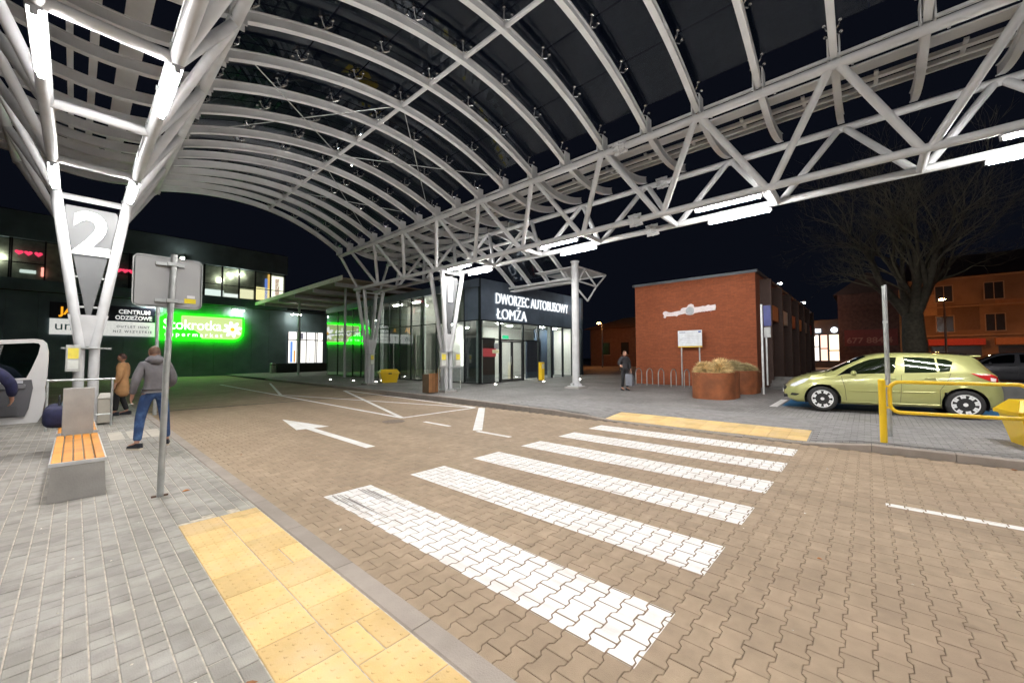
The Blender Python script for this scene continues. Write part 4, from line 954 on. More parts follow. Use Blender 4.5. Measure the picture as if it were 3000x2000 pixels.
# guard rail behind the benches
rk = thing('guard_frame', 'pale tubular guard frame around the foot of support two', 'railing', (.12, 13.35, ZP))
b = MB(); b.tube([(-.55, 0, 1.10), (.55, 0, 1.10)], .025, 10); b.build('top_rail', M_galv, rk, auto=True)
b = MB(); b.tube([(-.5, 0, .28), (.5, 0, .28)], .018, 8); b.build('bottom_rail', M_galv, rk, auto=True)
for s in (-1, 1): b = MB(); b.tube([(s*.5, 0, 0), (s*.5, 0, 1.10)], .022, 8); b.build('post', M_galv, rk, auto=True)
bn = thing('litter_bin', 'beige box litter bin beside support two', 'litter bin', (.52, 13.75, ZP))
bn.scale = (.7, .7, .8)
b = MB(); b.box((-.17,-.17,.05), (.17,.17,.78), bev=.02); b.build('bin_body', mat('beige_bin', (.45, .42, .36), .6, 0, .1, 4, dirt=.3), bn)
b = MB(); b.add([(-.19,-.19,.79),(.19,-.19,.79),(.19,.19,.79),(-.19,.19,.79),(-.12,-.15,.94),(.12,-.15,.94),(.12,.15,.94),(-.12,.15,.94)], [(0,3,2,1),(4,5,6,7),(0,1,5,4),(1,2,6,5),(2,3,7,6),(3,0,4,7)]); b.build('lid', mat('bin_lid', (.55, .53, .48), .5), bn)
def timetable(x, y, z, lab, sc=1.0, group=None):
    t = thing('timetable_case', lab, 'notice', (x, y, z), 0, group)
    b = MB(); b.box((-.12*sc, -.04, 0), (.12*sc, .03, .62), bev=.01); b.build('case', mat('case_grey', (.5, .51, .5), .4, .3), t)
    b = MB(); b.box((-.085*sc, -.044, .30), (.085*sc, -.0405, .55)); b.build('sheet', mat('yellow_sheet', (.72, .60, .08), .6, emis=.05), t)
    b = MB(); b.box((-.085*sc, -.044, .06), (.085*sc, -.0405, .27)); b.build('sheet', mat('white_sheet', (.7, .72, .68), .6), t)
timetable(-.02, 13.82, 1.40, 'grey timetable case with yellow sheet on support two')
timetable(10.86, 13.86, 1.30, 'timetable case on the left of support one', 1.3); timetable(11.66, 13.86, 1.30, 'timetable case on the right of support one', 1.3)
timetable(11.55, 21.35, 1.30, 'yellow timetable case on the last support by the glass front', 1.0)
b = MB()
for s in (-1, 1): b.tube([(XR+s*.62, 13.95, .18), (XR+s*.62, 13.95, 1.25)], .02, 8)
b.tube([(XR-.62, 13.95, 1.25), (XR+.62, 13.95, 1.25)], .025, 8); b.tube([(XR-.62, 13.95, .30), (XR+.62, 13.95, .30)], .018, 8)
tag(b.build('guard_frame', M_galv, auto=True), 'thin metal guard frame at the foot of support one', 'railing')
# street pole with blank sign back
sp = thing('sign_pole', 'grey steel pole carrying the blank back of a square sign', 'sign post', (.70, 6.07, ZP))
b = MB(); b.tube([(0,0,0), (.02,0,1.4), (.06,0,2.80)], .031, 14); b.build('pole', M_galv, sp, auto=True)
b = MB(); b.box((-.075,-.02,.0), (-.032,.02,.014)); b.box((.032,-.02,0), (.07,.02,.014)); b.build('foot_bracket', mat('rusty_bracket', (.10, .05, .03), .8), sp)
b = MB(); pl = rrect(-.28, 2.18, .33, 2.76, (.05, .05, .05, .05), 5); b.prism(pl, 0, .012, Matrix.Translation((0, .058, 0)) @ ROTS['-y']); sb = b.build('sign_panel', mat('sign_back', (.36, .365, .37), .5, .3, .06, 3), sp)
b = MB()
for i in range(len(pl)):
    p, q = pl[i-1], pl[i]; b.bar((p[0], .052, p[1]), (q[0], .052, q[1]), .02, .012, up=(0, 1, 0))
b.build('sign_rim', M_galv, sb)
for z in (2.25, 2.68): b = MB(); b.box((-.10, .012, z-.018), (.16, .044, z+.018)); b.box((.0, -.04, z-.02), (.10, .011, z+.02)); b.build('bracket', M_galv, sp)
b = MB(); b.box((.17, .041, 2.24), (.28, .0455, 2.295)); b.build('sticker', mat('yellow_sticker', (.75, .60, .02), .5), sb)
b = MB(); b.box((.195, .041, 2.30), (.27, .0455, 2.335)); b.build('sticker', mat('white_sticker', (.75, .74, .76), .5), sb)
# behind it, a slim pole
b = MB(); b.tube([(1.55, 14.9, .12), (1.55, 14.9, 3.3)], .045, 10); tag(b.build('slim_pole', M_galv, auto=True), 'slim grey pole farther back by the platform kerb', 'pole')

# ------------------------------------------------------------------ right pavement furniture
rp = thing('sign_pole', 'tall twin-tube sign post behind the yellow barrier', 'sign post', (10.52, -.27, gz(10.5, -.27)))
b = MB(); b.tube([(0,0,0), (0,0,2.92)], .035, 12); b.build('pole', M_galv, rp, auto=True)
b = MB(); b.tube([(.075, -.02, .0), (.075, -.02, 2.95)], .022, 10); b.build('pole', M_galv, rp, auto=True)
b = MB(); b.box((.10, -.032, 2.15), (.70, -.02, 2.85)); pn = b.build('sign_panel', mat('sign_blue', (.012, .022, .16), .4), rp)
b = MB(); b.box((.1, -.045, 2.6), (.2, -.033, 2.85)); b.build('sign_edge', M_white, pn)
b = MB(); b.box((-.04, -.04, 2.2), (.12, .04, 2.24)); b.build('bracket', M_galv, rp)
s2 = thing('sign_pole', 'thin white sign post with blue plate by the brick corner', 'sign post', (17.98, 3.05, gz(18, 3)))
b = MB(); b.tube([(0,0,0), (0,0,3.5)], .04, 10); b.build('pole', mat('white_pole', (.6, .62, .62), .4, .3), s2, auto=True)
b = MB(); b.tube([(.12, -.12, .35), (.12, -.12, 2.3)], .03, 8); b.build('pole', MATS['white_pole'], s2, auto=True)
b = MB(); b.box((.05, -.30, 2.65), (.08, -.06, 3.45)); b.build('sign_panel', MATS['sign_blue'], s2)
b = MB(); b.box((.05, -.28, 2.2), (.08, -.06, 2.6)); b.build('sign_panel', mat('sign_grey', (.35, .36, .36), .5), s2)
yb_ = thing('yellow_barrier', 'bright yellow tubular pedestrian barrier beside the kerb', 'barrier', (9.83, -.17, gz(9.85, -.17)))
b = MB(); b.tube([(0,0,-.02), (0,0,1.13), (0,0,1.15)], [.052, .052, .02], 16); b.build('post', M_yel, yb_, auto=True)
b = MB(); b.tube([(.28, -1.92, -.02), (.28, -1.92, 1.13), (.28, -1.92, 1.15)], [.052, .052, .02], 16); b.build('post', M_yel, yb_, auto=True)
def loop(y0, y1, z0, z1, rad, x0, x1):
    pts = []
    for cy, cz, a0 in ((y1+rad, z0+rad, pi), (y0-rad, z0+rad, 1.5*pi), (y0-rad, z1-rad, 0), (y1+rad, z1-rad, .5*pi)):
        for i in range(6):
            a = a0+pi/2*i/5; y, z = cy+rad*cos(a), cz+rad*sin(a); t = (y-y0)/(y1-y0); pts.append((x0+(x1-x0)*t, y, z))
    return pts
b = MB(); b.tube(loop(-.10, -1.72, .56, 1.10, .14, .03, .25), .031, 12, closed=True); b.build('rail', M_yel, yb_, smooth=True)
b = MB(); b.tube([(0,-.0,1.02), (.03,-.12,1.02)], .02, 8); b.tube([(0,-.0,.64), (.03,-.12,.64)], .02, 8); b.build('stub', M_yel, yb_)
def grit(x, y, rz, lab, sc=1.0):
    t = thing('grit_bin', lab, 'grit bin', (x, y, gz(x, y)), rz); m = M_yel
    def fr(z0, z1, a0, a1, c0, c1):
        return [(-a0,-c0,z0),(a0,-c0,z0),(a0,c0,z0),(-a0,c0,z0),(-a1,-c1,z1),(a1,-c1,z1),(a1,c1,z1),(-a1,c1,z1)]
    fs = [(0,3,2,1),(4,5,6,7),(0,1,5,4),(1,2,6,5),(2,3,7,6),(3,0,4,7)]
    b = MB(); b.add([(p[0]*sc, p[1]*sc, p[2]*sc) for p in fr(0, .46, .36, .46, .25, .33)], fs); b.build('tub', m, t)
    b = MB(); b.add([(p[0]*sc, p[1]*sc, p[2]*sc) for p in fr(.462, .52, .50, .50, .37, .37)], fs); b.add([(p[0]*sc, p[1]*sc, p[2]*sc) for p in fr(.521, .68, .49, .40, .36, .16)], fs); b.build('lid', m, t)
    b = MB(); b.box((-.08*sc, -.40*sc, .44*sc), (.08*sc, -.371*sc, .50*sc)); b.build('latch', M_black, t)
grit(11.05, -2.32, RAD(-80), 'yellow grit bin with sloping lid beside the barrier', 1.15)
grit(13.2, 22.3, RAD(-20), 'yellow grit bin standing by the glazed station front', 1.2)
wb = thing('litter_bin', 'wood slatted litter bin next to support one', 'litter bin', (10.55, 14.35, gz(10.5, 14)))
for k in range(7): b = MB(); x = -.24+k*.08; b.box((x-.033, -.26, .06), (x+.033, -.235, .88)); b.build('slat', mat('bin_wood', (.28, .13, .05), .6, rand=.2), wb)
b = MB(); b.box((-.27,-.23,.03), (.27,.23,.84)); b.build('bin_body', mat('bin_brown', (.12, .08, .05), .6), wb)
b = MB(); b.tube([(-.2,0,.85), (-.2,0,1.05)], .015, 6); b.tube([(.2,0,.85), (.2,0,1.05)], .015, 6); b.build('bag_holder', M_galv, wb)
bb = thing('litter_bin', 'small grey round litter bin by the low black wall', 'litter bin', (13.6, 45.2, .12))
b = MB(); b.lathe([(.24, 0), (.26, .1), (.26, 1.0), (.20, 1.12)], n=16); b.build('bin_body', mat('bin_grey', (.35, .36, .33), .5), bb, auto=True); b = MB(); b.lathe([(.27, .86), (.28, .88), (.28, .92), (.27, .94)], n=16); b.build('band', M_black, bb)
def ypost(x, y, lab):
    t = thing('charging_post', lab, 'post', (x, y, gz(x, y))); b = MB(); b.box((-.16,-.12,0), (.16,.12,1.15), bev=.03); b.build('body', M_yel, t)
    b = MB(); b.box((-.12,-.13,.75), (.12,-.121,1.05)); b.build('face_plate', mat('post_label', (.75, .70, .45), .5), t); b = MB(); b.box((-.19,-.15,-.01), (.19,.15,.05)); b.build('foot', M_black, t)
ypost(19.35, 15.0, 'slim yellow post in front of the entrance glazing'); 
# in-ground lights
for k, (x, y) in enumerate(((12.3, 28.6), (12.55, 25.6), (12.85, 23.2), (12.9, 16.4), (15.6, 15.3), (18.9, 14.5), (21.5, 13.6))):
    z = gz(x, y); t = thing('ground_light', ['small ground light farthest along the west glass front', 'small ground light second from the far end of the west front', 'small ground light before the yellow grit bin', 'small ground light beside support one', 'small ground light at the corner of the hall', 'small ground light before the entrance doors', 'small ground light near the round column'][k], 'ground light', (x, y, z), 0, 'ground lights round the station')
    b = MB(); b.lathe([(.09, -.02), (.09, .012), (.07, .018)], n=14); b.build('ring', M_galv, t); b = MB(); b.lathe([(.06, .018), (.055, .03), (.02, .036)], n=12); b.build('lens', emit('ground_light_glow', (1, .96, .86), 30), t)
# ------------------------------------------------------------------ hatchback
def lerp(tab, x):
    if x <= tab[0][0]: return tab[0][1]
    for (a, va), (c, vc) in zip(tab[:-1], tab[1:]):
        if x <= c:
            t = (x-a)/(c-a); return va+(vc-va)*t
    return tab[-1][1]
def smooth_tab(tab):
    xs = [t[0] for t in tab]; out = []
    for x in np.linspace(xs[0], xs[-1], 81):
        out.append((x, sum(lerp(tab, max(xs[0], min(xs[-1], x+d)))*w for d, w in ((-.06, .25), (0, .5), (.06, .25)))))
    return out
T_top = smooth_tab([(-1.90, .62), (-1.86, .86), (-1.80, 1.00), (-1.62, 1.24), (-1.52, 1.385), (-1.35, 1.425), (-.8, 1.475), (-.3, 1.49), (.05, 1.475), (.35, 1.41), (.75, 1.19), (1.02, 1.03), (1.15, .985), (1.5, .92), (1.8, .81), (1.98, .68), (2.06, .52)])
T_w = smooth_tab([(-1.90, .50), (-1.84, .66), (-1.7, .76), (-1.4, .83), (-.8, .855), (.4, .855), (1.1, .85), (1.5, .815), (1.8, .72), (1.97, .55), (2.06, .34)])
T_belt = [(-1.9, .98), (-1.3, 1.02), (-.5, .985), (.5, .935), (1.0, .895), (1.5, .80), (2.06, .5)]
T_low = [(-1.9, .36), (-1.75, .24), (-1.3, .20), (1.3, .19), (1.8, .19), (1.98, .26), (2.06, .38)]
T_wr = [(-1.9, .45), (-1.55, .52), (-1.2, .565), (-.3, .585), (.3, .575), (.8, .62), (1.05, .70), (1.5, .70), (1.8, .60), (2.06, .25)]
def ring(x):
    zt, w, zl = lerp(T_top, x), lerp(T_w, x), lerp(T_low, x); zb = min(lerp(T_belt, x), zt-.035); wr = min(lerp(T_wr, x), w*.93)
    zl = min(zl, zb-.1); h = zb-zl
    P = [(0, zl), (w*.80, zl), (w*.94, zl+.03), (w*.985, zl+.16*h), (w*.995, zl+.32*h), (w, zl+.52*h), (w*.998, zl+.68*h), (w*.975, zl+.88*h), (w*.945, zb)]
    q0 = Vector((w*.945, zb)); q1 = Vector((wr, zt-.05 if zt-zb > .12 else zt-.016))
    for t in (.25, .5, .75): P.append(tuple(q0.lerp(q1, t)+Vector((.018*sin(pi*t)*(1 if zt-zb > .12 else 0), 0))))
    P += [tuple(q1), (wr*.93, zt-.018 if zt-zb > .12 else zt-.008), (wr*.72, zt-.004), (wr*.4, zt+.004), (0, zt+.008)]
    return P
def chaikin(P):
    out = [P[0]]
    for a, c in zip(P[:-1], P[1:]): out += [(a[0]*.75+c[0]*.25, a[1]*.75+c[1]*.25), (a[0]*.25+c[0]*.75, a[1]*.25+c[1]*.75)]
    return out+[P[-1]]
def ringf(x): return chaikin(ring(x))
def yside(x, z):
    P = ringf(x); best = 0
    for a, c in zip(P[:-1], P[1:]):
        lo, hi = (a, c) if a[1] <= c[1] else (c, a)
        if lo[1] <= z <= hi[1] and hi[1]-lo[1] > 1e-6:
            t = (z-lo[1])/(hi[1]-lo[1]); best = max(best, lo[0]+(hi[0]-lo[0])*t)
    return best
def ztop(x, y):
    P = ringf(x); best = 0
    for a, c in zip(P[:-1], P[1:]):
        lo, hi = (a, c) if a[0] <= c[0] else (c, a)
        if lo[0] <= y <= hi[0] and hi[0]-lo[0] > 1e-6:
            t = (y-lo[0])/(hi[0]-lo[0]); best = max(best, lo[1]+(hi[1]-lo[1])*t)
    return best
WX, WZ, WR, AR = 1.255, .315, .315, .375
def inpoly(x, y, P):
    c = False
    for i in range(len(P)):
        (xa, ya), (xb, yb) = P[i-1], P[i]
        if (ya > y) != (yb > y) and x < (xb-xa)*(y-ya)/(yb-ya)+xa: c = not c
    return c
def side_patch(name, poly, m, parent, off=.004, s=1, nx=26, nz=12):
    xs_ = [p[0] for p in poly]; zs_ = [p[1] for p in poly]; b = MB()
    # scanline strips clipped to the polygon
    x0, x1 = min(xs_), max(xs_); cols = []
    for i in range(nx+1):
        x = x0+(x1-x0)*(i/nx); x = min(max(x, x0+1e-4), x1-1e-4); hits = []
        for j in range(len(poly)):
            (xa, za), (xb, zb) = poly[j-1], poly[j]
            if (xa-x)*(xb-x) <= 0 and abs(xb-xa) > 1e-9: hits.append(za+(zb-za)*(x-xa)/(xb-xa))
        if len(hits) >= 2: cols.append((x, min(hits), max(hits)))
    vs = [(x, s*(yside(x, z0+(z1-z0)*k/nz)+off), z0+(z1-z0)*k/nz) for x, z0, z1 in cols for k in range(nz+1)]
    n = nz+1; fs = [(i*n+k, (i+1)*n+k, (i+1)*n+k+1, i*n+k+1) for i in range(len(cols)-1) for k in range(nz)]
    if s > 0: fs = [q[::-1] for q in fs]
    b.add(vs, fs); return b.build(name, m, parent, smooth=True)
def side_line(name, pts, w, m, parent, s=1, off=.003):
    b = MB(); P = []
    for (xa, za), (xb, zb) in zip(pts[:-1], pts[1:]):
        for k in range(7): P.append((xa+(xb-xa)*k/6, za+(zb-za)*k/6))
    b.tube([(x, s*(yside(x, z)+off), z) for x, z in P], w, 5); return b.build(name, m, parent)
M_cglass = glass('car_glass', (.13, .165, .16), .06, 0, .8)
M_rubber = mat('tyre_rubber', (.018, .018, .018), .8, 0, .2, 20, .2, 100)
M_rim = mat('alloy', (.72, .73, .74), .3, .1, .06, 8)
M_chead = mat('headlamp', (.70, .74, .78), .12, .3, .2, 30, coat=.6, emis=.12)
M_tail = mat('tail_lamp_red', (.42, .015, .015), .2, 0, .1, 8, coat=.6)
def wheel_meshes():
    b = MB(); b.lathe([(.215, -.09), (.27, -.10), (.302, -.085), (.315, -.05), (.315, .05), (.302, .085), (.27, .10), (.215, .09)], axis='y', n=36); t = b.mesh('tyre', M_rubber, True)
    b = MB(); b.lathe([(.218, .07), (.225, .094), (.205, .092), (.195, .06), (.19, .02), (.03, .02)], axis='y', n=36)
    for k in range(8):
        for d in (-.125, .125):
            a = 2*pi*k/8+d; p = Vector((cos(a)*.03+cos(2*pi*k/8)*.02, .072, -sin(a)*.03-sin(2*pi*k/8)*.02)); q = Vector((cos(a)*.205, .082, -sin(a)*.205)); b.bar(p, q, .042, .024, up=(0, 1, 0))
    b.lathe([(.062, .05), (.062, .082), (.04, .09), (.01, .092)], axis='y', n=18); rm = b.mesh('rim', M_rim)
    b = MB(); b.lathe([(.01, .03), (.19, .03), (.19, .034)], axis='y', n=24); dk = b.mesh('brake_disc', mat('brake_dark', (.03, .03, .03), .5, .5))
    return t, rm, dk
me_ty, me_rm, me_dk = wheel_meshes()
def make_car(name, label, paint, loc, rz, sc=1.0, group=None):
    car = thing(name, label, 'car', loc, rz, group); car.scale = (sc,)*3
    xs_ = sorted(set([round(v, 4) for v in list(np.linspace(-1.9, 2.06, 74))+[WX+AR*cos(a) for a in np.linspace(0, pi, 13)]+[-WX+AR*cos(a) for a in np.linspace(0, pi, 13)]]))
    b = MB(); n = len(ringf(0)); V = []
    for x in xs_:
        for (y, z) in ringf(x): V.append([x, y, z])
    fs = []
    for i in range(len(xs_)-1):
        for k in range(n-1):
            q = (i*n+k, (i+1)*n+k, (i+1)*n+k+1, i*n+k+1); cx = sum(V[j][0] for j in q)/4; cz = sum(V[j][2] for j in q)/4; cy = sum(V[j][1] for j in q)/4
            if min(math.hypot(cx-WX, cz-WZ), math.hypot(cx+WX, cz-WZ)) < AR and (cy > .3 or cz < .4): continue
            fs.append(q)
    for j, v in enumerate(V):     # snap to the wheel arches
        for wx in (WX, -WX):
            d = math.hypot(v[0]-wx, v[2]-WZ)
            if .86*AR < d < 1.10*AR and v[1] > .4 and v[2] > .22: v[0] = wx+(v[0]-wx)*AR/d; v[2] = WZ+(v[2]-WZ)*AR/d
    half = [tuple(v) for v in V]; b.add(half, [q[::-1] for q in fs]); b.add([(x, -y, z) for x, y, z in half], fs)
    # end caps
    for i, rev in ((0, True), (len(xs_)-1, False)):
        R_ = [half[i*n+k] for k in range(n)]; L_ = [(x, -y, z) for x, y, z in R_[::-1]]; pts = R_+L_[1:-1]; q = tuple(range(len(pts))); b.add(pts, [q if rev else q[::-1]])
    body = b.build('body', paint, car, smooth=True)
    # inner wells and floor
    b = MB()
    for wx in (WX, -WX):
        for s in (-1, 1):
            vs = [(wx+(AR-.002)*cos(a), s*yy, WZ+(AR-.002)*sin(a)) for yy in (.50, .80 if abs(wx) < 2 else .7) for a in np.linspace(-.35, pi+.35, 15)]
            b.add(vs, [(k, k+1, 16+k, 15+k) for k in range(14)]); b.add([(wx, s*.5, WZ)]+[(wx+AR*cos(a), s*.5, WZ+AR*sin(a)) for a in np.linspace(-.4, pi+.4, 15)], [(0, k, k+1) for k in range(1, 15)])
    b.box((-1.7, -.6, .22), (1.8, .6, .30)); b.build('wheel_well', M_black, car)
    for wx in (WX, -WX):
        for s in (-1, 1):
            w = bpy.data.objects.new('wheel', None); COL.objects.link(w); w.parent = car; w.location = (wx, s*.735, WZ); w.rotation_euler = (0, rnd.uniform(0, 1), 0 if s > 0 else pi)
            link('tyre', me_ty, w); link('rim', me_rm, w); link('brake_disc', me_dk, w)
    for s in (1, -1):
        side_patch('window', [(.93, .925), (.80, .955), (-.13, .995), (-.19, 1.375), (.02, 1.375), (.28, 1.325), (.50, 1.23), (.72, 1.10)], M_cglass, car, s=s)
        side_patch('window', [(-.30, 1.005), (-.84, 1.025), (-.84, 1.35), (-.60, 1.375), (-.32, 1.38)], M_cglass, car, s=s)
        side_patch('window', [(-.875, 1.03), (-1.04, 1.05), (-1.12, 1.27), (-1.02, 1.325), (-.875, 1.345)], M_cglass, car, s=s, nx=12)
        side_patch('pillar_trim', [(.97, .90), (.86, .93), (.70, .985), (.62, 1.05), (.70, 1.09)], M_black, car, off=.0025, s=s, nx=10)
        for pts in ([(.86, .90), (.80, .60), (.78, .30)], [(-.24, .96), (-.22, .60), (-.20, .30)], [(-1.06, 1.02), (-1.0, .85), (-.86, .62), (-.86, .30)]): side_line('door_gap', pts, .004, M_black, car, s, .001)
        side_line('moulding', [(.72, .545), (-.18, .56)], .014, paint, car, s, .004); side_line('moulding', [(-.26, .56), (-.78, .57)], .014, paint, car, s, .004)
        side_line('sill_line', [(.85, .27), (-.85, .28)], .012, paint, car, s, .004)
        for hx, hz in ((-.05, .865), (-.72, .885)):
            b = MB(); yy = yside(hx, hz); b.tube([(hx+.09, s*(yy+.004), hz), (hx+.06, s*(yy+.03), hz+.004), (hx-.06, s*(yy+.03), hz+.006), (hx-.09, s*(yy+.004), hz+.004)], .014, 8); b.build('door_handle', paint, car)
        b = MB()
        for c_, rr_ in (((.64, s*.97, .985), (.06, .115, .075)),):
            vs = []; 
            for i in range(7):
                ph = -pi/2+pi*i/6
                for k in range(12): a = 2*pi*k/12; vs.append((c_[0]+rr_[0]*cos(ph)*cos(a), c_[1]+rr_[1]*sin(ph), c_[2]+rr_[2]*cos(ph)*sin(a)))
            b.add(vs, [(i*12+k, i*12+(k+1) % 12, (i+1)*12+(k+1) % 12, (i+1)*12+k) for i in range(6) for k in range(12)])
        b.build('wing_mirror', paint, car, smooth=True)
        side_patch('headlamp', [(1.93, .60), (1.90, .66), (1.62, .815), (1.50, .835), (1.62, .72), (1.80, .615)], M_chead, car, off=.006, s=s, nx=14)
        side_patch('tail_lamp', [(-1.36, 1.015), (-1.48, .93), (-1.66, .84), (-1.80, .815), (-1.83, .90), (-1.70, 1.0)], M_tail, car, off=.007, s=s, nx=14)
        side_patch('reversing_lamp', [(-1.66, .845), (-1.74, .83), (-1.76, .90), (-1.66, .925)], mat('tail_white', (.7, .6, .6), .2), car, off=.010, s=s, nx=5, nz=4)
        side_patch('fog_recess', [(1.93, .36), (1.92, .43), (1.72, .42), (1.80, .36)], M_black, car, off=.004, s=s, nx=6, nz=4)
    def top_patch(name, x0, x1, wfun, m, off, nx=14, ny=12):
        vs = []; b = MB()
        for i in range(nx+1):
            x = x0+(x1-x0)*i/nx; w = wfun(x)
            for k in range(ny+1):
                y = -w+2*w*k/ny; vs.append((x+off*.6*(1 if x0 > 0 else -1), y, ztop(x, abs(y))+off))
        n_ = ny+1; b.add(vs, [(i*n_+k, (i+1)*n_+k, (i+1)*n_+k+1, i*n_+k+1) for i in range(nx) for k in range(ny)]); return b.build(name, m, car, smooth=True)
    top_patch('windscreen', 1.01, .34, lambda x: lerp(T_wr, x)*.93, M_cglass, .006)
    top_patch('rear_window', -1.56, -1.76, lambda x: lerp(T_wr, x)*.88, M_cglass, .006, 8)
    b = MB(); b.box((1.04, -.55, .99), (1.10, .55, 1.02)); b.build('wiper_cowl', M_black, car)
    b = MB(); b.box((-1.62, -.46, 1.375), (-1.44, .46, 1.415), bev=.015); b.build('spoiler', paint, car)
    b = MB(); b.box((2.0, -.42, .50), (2.075, .42, .60), bev=.02); b.box((1.98, -.5, .30), (2.07, .5, .38), bev=.02); b.build('grille', M_black, car)
    b = MB(); b.box((2.07, -.26, .42), (2.09, .26, .49)); b.build('number_plate', mat('plate_white', (.7, .7, .7), .4), car)
    # seats and wheel seen through the glass
    for y in (-.36, .36):
        for x in (.05, -.85):
            b = MB(); b.box((x-.22, y-.24, .45), (x+.24, y+.24, .62), bev=.06); b.obox((x-.24, y, .84), (.03, 0, -.012), (0, .23, 0), (.10, 0, .30)); b.box((x-.34, y-.12, 1.10), (x-.24, y+.12, 1.27), bev=.04); b.build('seat', mat('seat_cloth', (.05, .05, .055), .8), car)
    b = MB(); b.tube([(.46+.06*sin(a), .36+.18*cos(a), .95+.17*sin(a)) for a in np.linspace(0, 2*pi, 20)[:-1]], .014, 6, closed=True); b.box((.55, -.7, .72), (.95, .7, .93), bev=.05); b.build('dashboard', M_black, car)
    return car
M_green = mat('pale_green_metallic', (.40, .41, .16), .32, .3, .04, 1.5, coat=.7, spec=.5)
cf = Vector((-.36, 2.64, 0)).normalized(); ang = math.atan2(cf.y, cf.x); left = Vector((-cf.y, cf.x, 0))
mid = Vector(((13.73+14.09)/2, (.96-1.68)/2, 0)); csc = 1.06
cpos = mid-left*(.735+.09)*csc; cpos.z = gz(cpos.x, cpos.y)+.012
make_car('parked_car', 'pale green hatchback parked behind the yellow barrier', M_green, cpos, ang, csc)
M_dk = mat('black_car_paint', (.012, .012, .014), .2, .2, .04, 2, coat=.6)
def parked(x, y, a, paint, lab): make_car('parked_car', lab, paint, (x, y, .30 if x < 40 else .1), a, 1.05, 'cars parked beyond the green hatchback')
parked(21.8, -.9, RAD(100), M_dk, 'black car parked directly behind the green hatchback')
parked(34, -8.6, RAD(95), mat('white_car_paint', (.35, .34, .38), .25, .2, .04, 2, coat=.5), 'pale car at the far right under the orange facade')
parked(31, -5.0, RAD(95), mat('grey_car_paint', (.08, .08, .09), .25, .3, .04, 2, coat=.5), 'grey car beyond the tree trunk')

